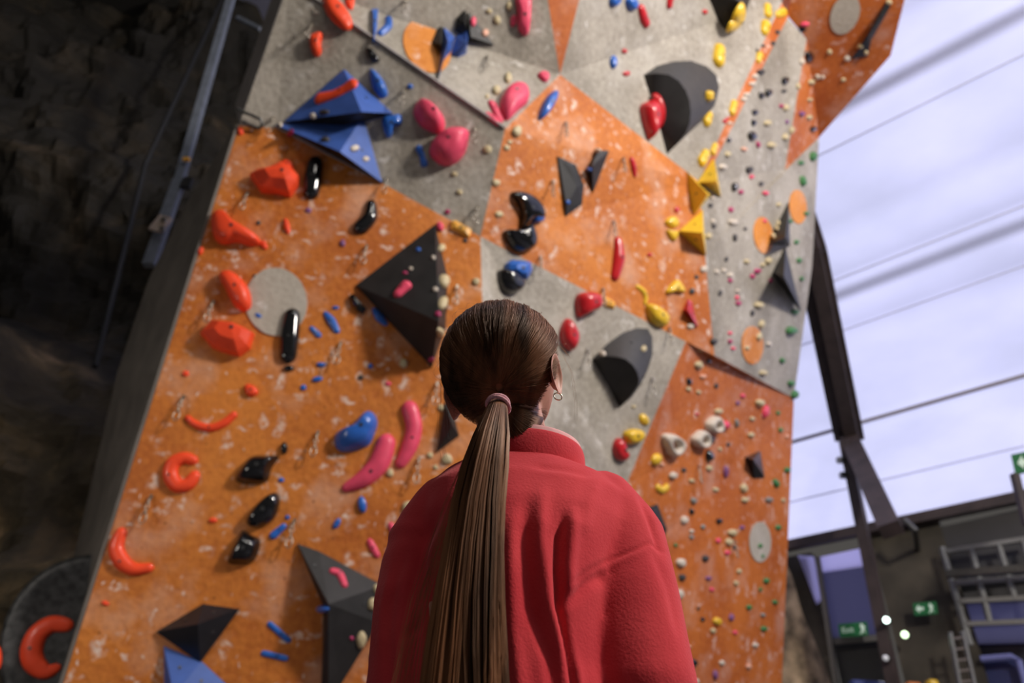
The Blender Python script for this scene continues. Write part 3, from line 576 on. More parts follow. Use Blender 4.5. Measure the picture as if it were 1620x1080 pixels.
# small holds: colour, px, py, half width, half height
SM = '''white 495 15 4 2|white 500 21 6 4|cream 773 18 6 5|cream 786 32 6 9|cream 806 10 6 9|cream 803 125 6 10|cream 785 144 8 8|cream 770 153 4 4|peach 767 53 6 7|pink 748 35 5 9
cream 817 208 9 10|cream 806 225 5 4|cream 801 234 6 5|cream 771 237 8 9|cream 784 289 7 7|cream 789 339 8 6|cream 719 276 6 5|cream 727 304 6 5|magenta 708 335 5 5
cream 697 393 5 8|cream 700 445 6 13|cream 698 480 6 13|cream 694 525 4 8|cream 638 575 7 9|cream 697 645 6 7|cream 680 720 6 6|cream 707 727 10 10|cream 689 739 5 5|pink 614 607 6 4|cream 645 802 11 12|cream 638 823 9 8|cream 617 748 7 8|cream 753 446 7 7|dark 736 381 5 4|dark 571 597 5 5
purple 542 385 5 7|purple 488 333 6 5|magenta 641 432 5 3|magenta 693 497 6 5|magenta 683 568 5 5|white 686 408 4 4|white 650 425 4 3|white 689 458 5 4|cream 597 932 8 10|cream 590 955 10 13|cream 571 1011 9 16|cream 590 1037 6 10|magenta 556 1009 4 4|dark 372 889 4 3|dark 403 437 4 3
magenta 460 208 6 5|white 444 198 4 4|dark 515 222 9 4|white 560 235 9 6|white 578 252 6 5|white 496 184 6 5|dark 514 178 9 4|dark 409 353 4 4|blue 898 320 4 4|blue 933 268 4 4|white 946 239 7 3|cream 1107 552 5 5|cream 1017 552 4 6|white 954 560 6 4|cream 1002 643 5 3
cream 1104 577 7 7|black 1120 571 4 4|black 1089 603 4 7|cream 1088 615 4 4|cream 1104 620 4 4|peach 1111 595 6 4|dark 1132 610 3 5|peach 1147 580 5 4|pink 1174 626 4 4|purple 1166 637 3 4|cream 1200 637 7 7|pink 1209 651 4 12|cream 1189 662 4 4|cream 1187 688 5 5|grey 1164 669 3 8|pink 1146 672 7 7|cream 1135 650 7 5|black 1124 695 4 8|black 1120 721 6 11|dark 1151 703 3 4
white 1063 752 7 7|dark 1081 743 4 4|cream 1121 740 5 5|cream 1138 710 3 4|purple 1146 746 3 12|cream 1093 760 5 4|green 1244 743 5 5|green 1253 702 4 5|peach 1244 690 3 4|green 1234 680 4 4|green 1230 653 3 4|green 1255 624 5 8|green 1250 606 6 5|green 1236 570 4 5|crimson 1102 655 3 3|peach 1046 734 4 4
grey 1096 791 5 6|black 1093 809 4 6|white 1081 822 7 7|grey 1111 833 4 5|white 1093 840 4 4|grey 1093 849 4 4|black 1137 824 6 5|cream 1131 774 6 4|cream 1175 772 6 8|cream 1177 790 6 5|grey 1215 790 6 5|green 1226 764 4 9|cream 1238 791 3 4|cream 1157 842 8 7|cream 1152 857 6 7|pink 1150 874 5 4|green 1230 834 5 5|green 1201 863 4 5|green 1205 879 3 4|dark 1115 883 6 6|green 1068 862 3 4|white 1076 890 8 9|pink 1135 855 4 5|purple 1173 834 4 4|cream 1168 903 4 5|dark 1161 865 3 4
dark 1078 913 6 7|cream 1163 922 4 5|green 1211 918 5 5|green 1202 932 3 4|green 1225 952 5 4|green 1184 960 5 5|white 1071 939 9 9|white 1070 972 5 8|pink 1125 932 4 4|purple 1120 914 5 4|black 1111 979 4 4|dark 1104 962 3 3|yellow 1133 982 7 7|cream 1127 997 5 5|purple 1156 976 4 7|pink 1162 1000 4 4|grey 1206 972 4 4|green 1207 994 5 5|white 1194 1020 5 5|black 1096 1048 6 8|white 1141 1048 5 5|peach 1183 1054 5 5|purple 1130 1067 4 9|white 1100 1077 5 5|peach 1089 1022 4 3
black 1191 194 4 6|black 1188 215 6 9|cream 1213 195 6 5|black 1152 222 4 4|peach 1176 236 5 4|cream 1150 244 5 5|white 1142 264 7 5|dark 1184 268 6 6|pink 1188 280 4 4|cream 1219 230 7 6|magenta 1198 229 3 6|cream 1241 217 5 6|cream 1252 206 4 7|purple 1244 193 4 4|black 1160 296 5 8|magenta 1171 304 4 5|dark 1203 291 4 4|pink 1210 306 5 4|dark 1123 325 4 4|white 1126 313 4 4|magenta 1155 332 4 5|white 1158 352 8 6|white 1127 350 4 4|dark 1128 358 4 4|dark 1178 362 3 3|cream 1120 374 5 6
dark 1161 376 3 7|cream 1231 324 4 4|green 1266 258 5 4|green 1284 248 4 10|green 1268 287 4 10|green 1274 338 5 4|green 1249 350 4 4|cream 1231 354 5 5|cream 1229 361 4 4|cream 1223 373 5 5|pink 1208 350 4 4|dark 1148 410 3 4|cream 1180 414 5 4|white 1133 430 4 4|white 1144 428 4 4|white 1154 435 5 4|magenta 1154 444 4 4|magenta 1197 429 6 5|magenta 1189 437 4 5|cream 1214 413 6 6|cream 1206 419 5 4|magenta 1218 444 3 4|green 1263 412 4 5|green 1259 383 4 4|green 1267 441 3 4|magenta 1167 480 5 4|pink 1165 471 3 4|dark 1138 464 3 6
white 1166 460 4 3|cream 1199 483 8 6|dark 1189 495 3 6|cream 1203 513 4 8|cream 1199 532 4 8|cream 1180 550 5 4|pink 1154 527 4 3|magenta 1154 540 4 4|pink 1159 551 4 3|green 1256 493 6 5|green 1249 523 9 7|white 1215 544 4 4|white 1112 426 6 6|dark 1101 438 4 4|dark 1094 461 5 6|white 1091 516 6 5|dark 1128 540 5 6|cream 1206 590 6 5|dark 1229 51 4 4|dark 1222 69 4 4|dark 1207 73 4 3|dark 1197 80 3 3|dark 1203 114 6 5|black 1240 128 5 8|black 1214 147 5 8|black 1203 151 4 7|dark 1239 144 5 3
white 1189 133 6 4|white 1194 121 6 4|white 1180 150 6 4|white 1176 157 6 4|black 1193 178 5 5|cream 1242 171 5 6|magenta 1235 168 4 4|cream 1262 137 4 6|cream 1282 130 5 5|cream 1280 158 4 4|cream 1279 186 4 5|purple 1267 180 4 5|black 1285 204 5 5|white 1268 98 4 6|black 1277 91 5 12|black 1269 46 7 5|pink 1273 38 9 4|white 1293 121 5 5|cream 1312 82 5 5|crimson 1146 192 4 4|white 1154 195 5 3|crimson 1150 188 3 3|white 1340 92 6 5|cream 1361 73 5 5|cream 1370 83 4 4|cream 1406 3 6 5|cream 1334 126 5 4|white 1301 122 4 4'''
DIRW = ['right of', 'below and right of', 'below', 'below and left of', 'left of', 'above and left of', 'above', 'above and right of']
CN = dict(red='coral red', crimson='deep red', dark='dark grey', black='black', orange='light orange')
ORD = ['', 'second out ', 'third out ', 'fourth out ', 'fifth out ', 'sixth out ', 'seventh out ', 'eighth out ', 'ninth out ', 'tenth out ', 'eleventh out ', 'twelfth out ', 'thirteenth out ']
LAND += [('the pale disc', 1203, 857), ('the edge orange disc', 1263, 327), ('the left orange disc', 1208, 372), ('the lowest orange disc', 1191, 546), ('the overhang grey disc', 1337, 23)]
small = []
for row in SM.replace('\n', '|').split('|'):
    c, x, y, a, b = row.split(); x, y, a, b = float(x), float(y), float(a)*.9, float(b)*.9
    h = cast(x, y)
    if h is None: continue
    ph, lx, ly = min(LAND, key=lambda L_: (L_[1]-x)**2+(L_[2]-y)**2); d = math.hypot(lx-x, ly-y)
    k = DIRW[int(round(math.atan2(y-ly, x-lx)/(PI/4))) % 8]
    shape = 'long thin' if max(a, b)/min(a, b) > 1.9 else ('small' if max(a, b) > 5.5 else 'tiny')
    small.append([c, x, y, a, b, h, ph, k, d, shape])
from collections import defaultdict
cnt = defaultdict(list)
for s in small: cnt[(s[0], s[9], s[6], s[7], s[5][3])].append(s)
for key, L_ in cnt.items():
    L_.sort(key=lambda s: s[8])
    for i, s in enumerate(L_):
        surf = {'volume': 'black volume', 'orange': 'orange panel', 'grey': 'grey panel'}[key[4]]
        s.append('%s %s foothold on %s, %s%s %s' % (s[9], CN.get(s[0], s[0]), surf, ORD[i], s[7], s[6]))
        if len(s[10].split()) > 16: s[10] = s[10].replace(' panel,', ',')
        if len(s[10].split()) > 16: s[10] = s[10].replace(' foothold', ' hold', 1).replace('long thin', 'thin')
for c, x, y, a, b, h, ph, k, d, shape, lab in small:
    loc, n = h[0], h[1]; pts = ell(x, y, a, b, random.uniform(-15, 15), 10); pts = [((px-x)*random.uniform(.85, 1.12)+x, (py-y)*random.uniform(.85, 1.12)+y) for px, py in pts]
    vs, fs, top, rr = pillow_geo(chaikin(pts, 1), .75, loc, n, 'dome', None, False, .2)
    o = mesh_obj('foothold', vs, fs, PL[c], None, smooth=True); fix_normals(o)
    tag(o, lab, 'foothold', 'small bolt-on footholds scattered over the wall')
# ---------------- quickdraws ----------------
def make_draw():
    root = empty('quickdraw', (0, 0, 0))
    s = MB(); s.box((0, 0, 0), .03, .008, .06); s.tube([(0, -.012, .015), (0, .02, .015)], .011, 6); s.build('bolt_hanger', METAL, root)
    z = -.05
    for i in range(3):
        s = MB(); X = Vector((1, 0, 0)) if i % 2 else Vector((0, 1, 0)); s.ring((0, -.012, z), X, (0, 0, 1), (.018, .034), .0065, 14, 5); s.build('chain_link', METAL, root, True); z -= .055
    s = MB(); s.ring((0, -.012, z-.02), (1, 0, 0), (0, 0, 1), (.032, .062), .0075, 18, 6); s.build('carabiner', METAL, root, True); cb_ = root.children[-1]
    cb_ = [c for c in root.children if c.name.startswith('carabiner')][0]; s = MB(); s.tube([(.028, -.012, z-.05), (.028, -.012, z+.01)], .0055, 6); s.build('carabiner_gate', DMETAL, cb_)
    return root
DRAWS = [(392, 308, 'between the chunky red hold and the wide edge hold'), (338, 480, 'above the blocky red hold, left of the grey disc'), (291, 630, 'at the left end of the smile shaped red hold'), (240, 787, 'below the open ring red hold'),
 (580, 392, 'above and left of the large black pyramid'), (539, 545, 'below and left of the large black pyramid'), (503, 686, 'left of the large blue wedge'), (466, 825, 'right of the black teardrop hold'),
 (723, 455, 'right of the large black pyramid'), (692, 608, 'beside the hair, under the black pyramid tip'), (663, 727, 'beside the upright pink banana'), (433, 188, 'at the left corner of the blue triangle pair'),
 (613, 283, 'at the lower corner of the blue triangle pair'), (642, 2, 'at the top edge above the orange patch'), (770, 92, 'on grey between the black wedges and the fan hold'), (752, 205, 'right of the big pink pair'), (494, 42, 'just above the lone red hold on grey'),
 (640, 145, 'just under the grey seam left of the pink pod'), (853, 408, 'on the seam right of the bright blue cap'), (928, 555, 'left of the lower rounded black volume'), (1030, 600, 'right of the lower rounded black volume'),
 (952, 458, 'on the seam beside the heart shaped red hold'), (1057, 520, 'on the seam under the fat yellow hold'), (984, 252, 'left of the slim deep red hold on orange'), (969, 352, 'above the long glossy red hold'),
 (893, 196, 'near the orange corner tip'), (872, 288, 'left of the black half moon plate'), (1103, 738, 'below the white ring holds'), (1160, 856, 'beside the pale disc cream holds'), (755, 330, 'on grey just above the seam by the light orange block')]
dk = [(1, 'proto')]; first = None
for x, y, ph in DRAWS:
    h = cast(x, y)
    if h is None: print('draw miss', x, y); continue
    if first is None: first = make_draw(); r = first
    else:
        r = first.copy(); COL.objects.link(r)
        for ch in list(first.children):
            c2 = ch.copy(); COL.objects.link(c2); c2.parent = r; c2.matrix_parent_inverse = Matrix.Identity(4)
            for gc in list(ch.children): g2 = gc.copy(); COL.objects.link(g2); g2.parent = c2; g2.matrix_parent_inverse = Matrix.Identity(4)
    r.location = h[0]+h[1]*.03; tag(r, 'metal chain quickdraw hanging '+ph, 'quickdraw', 'chain quickdraws hanging from the wall bolts')
    r.rotation_euler = (0, 0, math.atan2(h[1].y, h[1].x)+PI/2); r.scale = (.92, .92, .92)
for o in first.children: o.matrix_parent_inverse = Matrix.Identity(4)
# ---------------- the round macro at lower left ----------------
h0 = atY(150, 1080, 7.75); nn = (CAM-h0).normalized(); nn = (nn+Vector((-.1, -.3, 0))).normalized()
P = [plane_pt(x, y, h0, nn) for x, y in ell(150, 1035, 152, 158, 0, 64)]
k = len(P); mid = [p-nn*.22 for p in P]; c0 = sum(P, Vector())/k
inn_ = [c0+(p-c0)*.93+nn*.02 for p in P]; ins2 = [c0+(p-c0)*.90+nn*.0 for p in P]
vs = mid+P+inn_+ins2+[c0]; fs = []
for r_ in range(3): fs += [(r_*k+i, r_*k+(i+1) % k, (r_+1)*k+(i+1) % k, (r_+1)*k+i) for i in range(k)]
fs += [(3*k+i, 3*k+(i+1) % k, 4*k) for i in range(k)]
root = empty('round_macro_volume', c0); tag(root, 'huge round matt black disc volume at the lower left corner', 'volume')
vm = solid('scuffed_black_disc', (.035, .035, .035), .5, var=.8, scale=14, bump=.2); o = mesh_obj('disc_body', vs, fs, vm, root, True); fix_normals(o)
add_tree(vs, fs, 'volume')
s = MB(); s.bar(c0-nn*.22, c0-nn*.22+Vector((.9, .6, 0)), .25, .25); s.build('mounting_arm', SIDE, root)
hold('red', 'large claw shaped coral red hold on the round black disc', [(106, 989), (82, 987), (60, 1002), (50, 1026), (54, 1048), (72, 1062), (90, 1056)], .8, rad=[11, 15, 17, 18, 17, 13, 8], group=RG, ctr=(55, 1030))
hold('red', 'sliver of a coral red hold cut by the left edge, on the disc', ell(-4, 1040, 8, 20, 0, 14), .8, group=RG, nb=0, ctr=(1, 1040)) if cast(1, 1040) else None
# ---------------- hall: rock, tent side, end wall ----------------
def struct(o): o['kind'] = 'structure'; return o
fl = struct(mesh_obj('floor', [(-16, -10, 0), (26, -10, 0), (26, 26, 0), (-16, 26, 0)], [(0, 1, 2, 3)], solid('grey_mat_floor', (.10, .10, .11), .7, scale=2)))
# rock face on the left: displaced sheet with real relief
rm, N, L, b = newmat('quarry_rock')
tc = N.new('ShaderNodeTexCoord'); n1 = N.new('ShaderNodeTexNoise'); n1.inputs['Scale'].default_value = .55; n1.inputs['Detail'].default_value = 8; n1.inputs['Roughness'].default_value = .65; n1.inputs['Distortion'].default_value = .6; L.new(tc.outputs['Object'], n1.inputs['Vector'])
cr = N.new('ShaderNodeValToRGB'); e = cr.color_ramp.elements; e[0].position = .36; e[0].color = (.006, .0045, .003, 1); e[1].position = .72; e[1].color = (.09, .06, .034, 1)
q = e.new(.50); q.color = (.013, .010, .006, 1); q = e.new(.60); q.color = (.030, .021, .011, 1)
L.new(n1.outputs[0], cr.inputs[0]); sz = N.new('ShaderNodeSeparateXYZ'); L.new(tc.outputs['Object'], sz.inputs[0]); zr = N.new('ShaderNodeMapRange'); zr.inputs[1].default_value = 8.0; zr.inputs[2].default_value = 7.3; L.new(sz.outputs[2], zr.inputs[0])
pal = N.new('ShaderNodeMix'); pal.data_type = 'RGBA'; L.new(zr.outputs[0], pal.inputs[0]); L.new(cr.outputs[0], pal.inputs[6]); sc2 = N.new('ShaderNodeVectorMath'); sc2.operation = 'SCALE'; sc2.inputs['Scale'].default_value = 5.5; L.new(cr.outputs[0], sc2.inputs[0]); L.new(sc2.outputs[0], pal.inputs[7])  # paler below the ledge line: light caught by the ledge put into the colour
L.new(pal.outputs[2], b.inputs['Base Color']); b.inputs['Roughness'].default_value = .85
bp = N.new('ShaderNodeBump'); bp.inputs['Strength'].default_value = .8; bp.inputs['Distance'].default_value = .2; L.new(n1.outputs[0], bp.inputs['Height']); L.new(bp.outputs[0], b.inputs['Normal'])
def rock(name, x0, x1, z0, z1, fn, nx, nz):
    vs = []; fs = []
    for j in range(nz+1):
        for i in range(nx+1): vs.append(fn(x0+(x1-x0)*i/nx, z0+(z1-z0)*j/nz))
    for j in range(nz):
        for i in range(nx): a = j*(nx+1)+i; fs.append((a, a+1, a+nx+2, a+nx+1))
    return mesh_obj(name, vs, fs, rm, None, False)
def frock(u, z):
    y = 13+u*.25; p = Vector((u, y, z)); d = noise.fractal(p*.28, .9, 2.1, 6)*1.5+noise.noise(p*1.3)*.25
    led = 1.9/(1+math.exp((z-7.7-.35*math.sin(u*1.1))*5))      # ledge that steps out below
    return (u, y-d-led+max(0, z-12)*.06, z)
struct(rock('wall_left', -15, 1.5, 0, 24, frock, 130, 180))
# steel post and pulley tackle beside the wall
t = empty('steel_post', atY(250, 420, 8.5)); tag(t, 'grey square steel post leaning beside the left edge of the climbing wall', 'post')
a_, b_ = atY(376, -40, 8.2), atY(284, 285, 8.2); mb = MB(); mb.bar(a_, b_, .13, .13); mb.build('upper_post', STEEL, t)
mb = MB(); mb.bar(b_, atY(236, 420, 8.3), .17, .12); mb.build('lower_post', STEEL, t)
mb = MB(); mb.bar(atY(376, 28, 8.2), atY(412, 46, 8.0), .07, .07); mb.build('cross_arm', STEEL, t)
mb = MB(); p = atY(254, 354, 8.1); mb.box(p, .2, .05, .3, Euler((0, .25, 0)).to_matrix()); mb.build('bracket_plate', solid('plywood_plate', (.45, .36, .30), .6), t)
for dx, dy in ((4, -8), (2, 6)):
    mb = MB(); q = atY(254+dx, 354+dy, 8.02); mb.tube([q, q+Vector((0, .05, 0))], .045, 12); mb.build('pulley_wheel', METAL, t)
mb = MB(); mb.box(atY(296, 290, 8.15), .14, .08, .22); mb.build('rope_clamp', DMETAL, t)
mb = MB(); mb.box(atY(295, 252, 8.05), .1, .05, .06); mb.build('orange_tie', PL['orange'], t)
mb = MB(); mb.tube([atY(362, 30, 8.3), atY(330, 150, 8.4), atY(296, 250, 8.5)], .02); o = mb.build('loose_cable', DMETAL, t)
mb = MB(); mb.tube([atY(355, -10, 10), atY(230, 260, 10), atY(150, 580, 10)], .05); o = mb.build('hanging_cable', solid('black_cable', (.01, .01, .01), .6)); tag(o, 'thick dark cable running down in front of the rock face', 'cable')
mb = MB(); nb_ = cast(400, 192)[1]; q = [plane_pt(x, y, cast(400, 192)[0]+nb_*.07, nb_) for x, y in ((376, 172), (384, 177), (400, 183), (412, 189), (415, 198), (409, 203), (398, 199), (384, 192))]
mb.tube(q, .020); o = mb.build('hook_bracket', DMETAL); tag(o, 'dark metal loop bracket bolted at the top left corner of the orange panel', 'bracket')
# --- tent side
fm, N, L, b = newmat('translucent_tent_fabric')
for n in list(N):
    if n.type == 'BSDF_PRINCIPLED': N.remove(n)
out = [n for n in N if n.type == 'OUTPUT_MATERIAL'][0]
tl = N.new('ShaderNodeBsdfTranslucent'); df = N.new('ShaderNodeBsdfDiffuse'); ms = N.new('ShaderNodeMixShader'); ms.inputs[0].default_value = .25
nz = N.new('ShaderNodeTexNoise'); nz.inputs['Scale'].default_value = .35; nz.inputs['Detail'].default_value = 5; tc = N.new('ShaderNodeTexCoord'); mp = N.new('ShaderNodeMapping'); mp.inputs['Scale'].default_value = (1, 1, 2.2)
L.new(tc.outputs['Object'], mp.inputs[0]); L.new(mp.outputs[0], nz.inputs['Vector'])
cr = N.new('ShaderNodeValToRGB'); cr.color_ramp.elements[0].position = .25; cr.color_ramp.elements[1].position = .65; cr.color_ramp.elements[0].color = (.54, .55, .76, 1); cr.color_ramp.elements[1].color = (.68, .68, .96, 1)
L.new(nz.outputs[0], cr.inputs[0]); L.new(cr.outputs[0], tl.inputs[0]); L.new(cr.outputs[0], df.inputs[0]); L.new(tl.outputs[0], ms.inputs[1]); L.new(df.outputs[0], ms.inputs[2]); L.new(ms.outputs[0], out.inputs[0])
seamm = solid('tent_seam_tape', (.62, .62, .74), .7, var=.1)
def tp(s, d, z): return DE*s+DN*d+Vector((0, 0, z+CAMZ-1.0))
# profile (d, z): eave, knee, roof up to ridge with slight folds
prof = [(17.9, 8.0), (17.25, 10.35), (15.15, 11.65), (14.0, 12.25), (13.1, 12.8), (11.8, 13.7), (10.6, 14.9), (9.3, 15.6), (6.0, 17.6), (2.0, 20.0)]
vs = []; fs = []; S0, S1, ns = -34, 20, 60
dense = []
for i in range(len(prof)-1):
    for t_ in range(6): dense.append((prof[i][0]+(prof[i+1][0]-prof[i][0])*t_/6, prof[i][1]+(prof[i+1][1]-prof[i][1])*t_/6, i, t_/6))
dense.append((*prof[-1], len(prof)-2, 1))
for d_, z_, i, t_ in dense:
    for j in range(ns+1):
        s_ = S0+(S1-S0)*j/ns; bul = -.12*math.sin(PI*t_)*(1 if i > 1 else .3)
        vs.append(tp(s_, d_, z_+bul))
for r_ in range(len(dense)-1):
    for j in range(ns): a = r_*(ns+1)+j; fs.append((a, a+1, a+ns+2, a+ns+1))
struct(mesh_obj('ceiling_tent', vs, fs, fm, None, True))['kind'] = 'structure'
def rail(name, d, z, r, m, label=None, s0=-16, s1=8):
    mb = MB(); mb.bar(tp(s0, d, z), tp(s1, d, z), r, r); return struct(mb.build(name, m))
rail('trim_1', 17.75, 8.0, .22, BROWN, s0=-34, s1=20); rail('trim_2', 17.1, 10.35, .07, solid('knee_rail', (.30, .27, .28), .6), s0=-30, s1=14)
for i, (d_, z_) in enumerate(((17.55, 9.0), (15.05, 11.62), (13.95, 12.2), (11.7, 13.7), (9.2, 15.55))): rail('trim_%d' % (i+3), d_, z_, .022, seamm, s0=-30, s1=14)
# purlins standing outside the fabric; their shadows show through it
for i, (d_, z_, w_) in enumerate(((12.6, 15.2, .13), (15.6, 13.0, .11))): rail('trim_%d' % (i+10), d_, z_, w_, BROWN, s0=-34, s1=20)
# opaque roof over the rest of the hall
rf = tp(-34, 2, 20), tp(20, 2, 20)
struct(mesh_obj('ceiling', [rf[0], rf[1], tp(20, -24, 22), tp(-34, -24, 22)], [(0, 1, 2, 3)], solid('dark_roof_sheet', (.02, .018, .016), .8, scale=1)))
# --- steel frame
def s_at(x, y, d):      # point on the vertical plane at distance d
    r = ray(x, y); return CAM+r*(d/r.dot(DN))
fr = empty('portal_frame', s_at(1415, 1080, 17.0)); tag(fr, 'brown steel portal frame of slender post and cranked rafter against the tent side', 'steel frame')
def ribbon(name, pts, wd, dp, parent, m):
    mb = MB()
    for a, b2 in zip(pts[:-1], pts[1:]): mb.bar(a, b2, wd, dp, DE)
    return mb.build(name, m, parent)
k0, k1, k2 = s_at(1428, 872, 17.7), s_at(1348, 692, 17.0), None
def roofpt(x, y, inset=.35):
    r = ray(x, y)
    t = [q for q in [BV.ray_cast(CAM, r.normalized())] if q[0]]; return t[0][0]-r.normalized()*inset if t else CAM+r*14
BV = BVHTree.FromPolygons([tuple(v) for v in vs], fs)
k1 = roofpt(1343, 690); k2 = roofpt(1283, 400); k3 = roofpt(1235, 250); k0 = roofpt(1410, 838, .4)
ribbon('rafter_flange', [k1+(k1-k2)*.02, k2, k3], .10, .66, fr, BROWN)
ribbon('rafter_web', [k1+DE*.1-DN*.12, k2+DE*.1-DN*.12, k3+DE*.1-DN*.12], .40, .30, fr, BROWN)
ribbon('wall_rafter', [k0, k1], .30, .40, fr, BROWN)
base = s_at(1419, 1110, 16.6); pd = base-k1; foot = Vector((base.x, base.y, 0))
ribbon('post', [s_at(1337, 700, 16.6), s_at(1419, 1110, 16.6), ], .22, .22, fr, BROWN)
pt2 = s_at(1419, 1110, 16.6); mb = MB(); mb.bar(pt2, Vector((pt2.x, pt2.y, 0)), .22, .22); mb.build('post_base', BROWN, fr)
for yy in (728, 752):
    mb = MB(); q = s_at(1333+(yy-728)*.2, yy, 16.5); mb.box(q, .25, .12, .12); mb.build('clamp', DMETAL, fr)
def em(name, col, st):
    m, N, L, b = newmat(name); b.inputs['Emission Color'].default_value = (*col, 1); b.inputs['Emission Strength'].default_value = st; b.inputs['Base Color'].default_value = (*col, 1); return m
LEDW = em('lit_lamp_glass', (.80, 1.0, .92), 5.0)
def small_lamp(x, y, d, r, label, m=LEDW):
    q = s_at(x, y, d); t = empty('wall_lamp', q); tag(t, label, 'lamp')
    mb = MB(); mb.tube([q-DN*.02, q-DN*.05, q-DN*.10], [r, r*.95, r*.5], 14); mb.build('lamp_glass', m, t, True)
    mb = MB(); mb.tube([q-DN*.02, q+DN*.08], r*1.15, 14); mb.build('lamp_housing', DMETAL, t)
small_lamp(1403, 981, 16.35, .06, 'bright white round lamp lit on the brown post')
small_lamp(1432, 1004, 17.5, .07, 'greenish emergency lamp lit on the concrete wall', em('lit_emergency_glass', (.75, 1.0, .62), 3.0))
small_lamp(1402, 1041, 16.35, .055, 'dim round lamp low on the brown post', em('dim_lamp_glass', (.7, .7, .72), .35))
# --- concrete end wall with openings, built in the vertical plane d = 17.9
cw, N, L, b = newmat('stained_concrete'); tc = N.new('ShaderNodeTexCoord'); nz = N.new('ShaderNodeTexNoise'); nz.inputs['Scale'].default_value = .7; nz.inputs['Detail'].default_value = 7; L.new(tc.outputs['Object'], nz.inputs['Vector'])
cr = N.new('ShaderNodeValToRGB'); cr.color_ramp.elements[0].position = .35; cr.color_ramp.elements[0].color = (.030, .025, .018, 1); cr.color_ramp.elements[1].position = .7; cr.color_ramp.elements[1].color = (.12, .10, .07, 1); L.new(nz.outputs[0], cr.inputs[0]); L.new(cr.outputs[0], b.inputs['Base Color']); b.inputs['Roughness'].default_value = .8
def quad(name, px, d, m, parent=None, th=.08):
    P = [s_at(x, y, d) for x, y in px]; k = len(P); B = [p+DN*th for p in P]
    o = mesh_obj(name, P+B, [tuple(range(k)), tuple(range(2*k-1, k-1, -1))]+[(i, (i+1) % k, (i+1) % k+k, i+k) for i in range(k)], m, parent); fix_normals(o); return o
def lowz(x, y, d, z): q = s_at(x, y, d); return Vector((q.x, q.y, z))
def wallpiece(name, xl, yl, xr, yr, m, d=17.9):      # a pier from the eave line down to the floor between two plumb lines
    a, c = s_at(xl, yl, d), s_at(xr, yr, d); A0_, C0_ = Vector((a.x, a.y, 0)), Vector((c.x, c.y, 0)); zt = 7.95
    a.z = c.z = zt; P = [a, c, C0_, A0_]; B = [p+DN*.25 for p in P]
    o = mesh_obj(name, P+B, [(0, 1, 2, 3), (7, 6, 5, 4)]+[(i, (i+1) % 4, (i+1) % 4+4, i+4) for i in range(4)], m); fix_normals(o); return struct(o)
wallpiece('wall_concrete', 1388, 900, 1508, 900, cw)
wallpiece('wall_dark_far', 1225, 900, 1288, 900, cw, 18.6)
# lintel over the door, door leaf, blue translucent screen
SCR = solid('blue_plastic_screen', (.16, .17, .42), .45, var=.35, scale=1.3)
SCRW, N, L, b = newmat('pale_translucent_screen'); b.inputs['Base Color'].default_value = (.62, .60, .82, 1); b.inputs['Transmission Weight'].default_value = 0; b.inputs['Subsurface Weight'].default_value = 0; b.inputs['Roughness'].default_value = .6
def fabcopy(name, col, mix=.25):
    m, N, L, b = newmat(name); N.remove(b); o_ = [n for n in N if n.type == 'OUTPUT_MATERIAL'][0]
    t1 = N.new('ShaderNodeBsdfTranslucent'); t2 = N.new('ShaderNodeBsdfDiffuse'); t1.inputs[0].default_value = (*col, 1); t2.inputs[0].default_value = (*col, 1)
    x_ = N.new('ShaderNodeMixShader'); x_.inputs[0].default_value = mix; L.new(t1.outputs[0], x_.inputs[1]); L.new(t2.outputs[0], x_.inputs[2]); L.new(x_.outputs[0], o_.inputs[0]); return m
PALE = fabcopy('pale_screen_sheet', (.62, .60, .85)); BLUES = fabcopy('blue_screen_sheet', (.19, .19, .31)); BLUEL = fabcopy('lavender_glass', (.22, .22, .34))
quad('window_1', [(1291, 882), (1366, 866), (1372, 893), (1294, 905)], 18.0, PALE)['kind'] = 'structure'
quad('window_2', [(1296, 906), (1373, 896), (1396, 1003), (1314, 1009)], 18.05, BLUES)['kind'] = 'structure'
quad('window_3', [(1262, 878), (1286, 880), (1299, 945), (1291, 955)], 18.3, PALE)['kind'] = 'structure'
FRAME = solid('grey_door_frame', (.14, .13, .12), .6)
quad('trim_8', [(1312, 1009), (1396, 1003), (1398, 1012), (1315, 1019)], 17.8, FRAME)['kind'] = 'structure'
quad('trim_9', [(1289, 880), (1296, 880), (1326, 1080), (1318, 1082)], 17.7, FRAME)['kind'] = 'structure'
o = quad('door_1', [(1318, 1019), (1402, 1012), (1425, 1160), (1350, 1170)], 18.0, solid('dark_door', (.012, .012, .014), .5)); o['kind'] = 'structure'
# right bay: dark cladding, mesh rack, lavender windows and roller door
quad('wall_cladding', [(1484, 834), (1640, 800), (1660, 905), (1512, 925)], 17.95, solid('dark_cladding', (.045, .043, .045), .6, scale=1.5))['kind'] = 'structure'
quad('wall_cladding_low', [(1512, 925), (1660, 905), (1672, 950), (1524, 955)], 18.2, solid('dark_cladding', (.045, .043, .045), .6))['kind'] = 'structure'
quad('window_4', [(1524, 956), (1672, 945), (1690, 1015), (1538, 1018)], 18.2, BLUEL)['kind'] = 'structure'
quad('wall_dark_bay', [(1538, 1018), (1690, 1012), (1720, 1200), (1570, 1200)], 18.3, solid('deep_blue_bay', (.012, .012, .03), .5))['kind'] = 'structure'
RACKM = solid('galvanised_bar', (.22, .22, .21), .5, metal=.3)
rk = empty('ceiling_rack', s_at(1560, 930, 17.6)); tag(rk, 'grey galvanised steel grid rack of square bays at the lower right', 'rack')
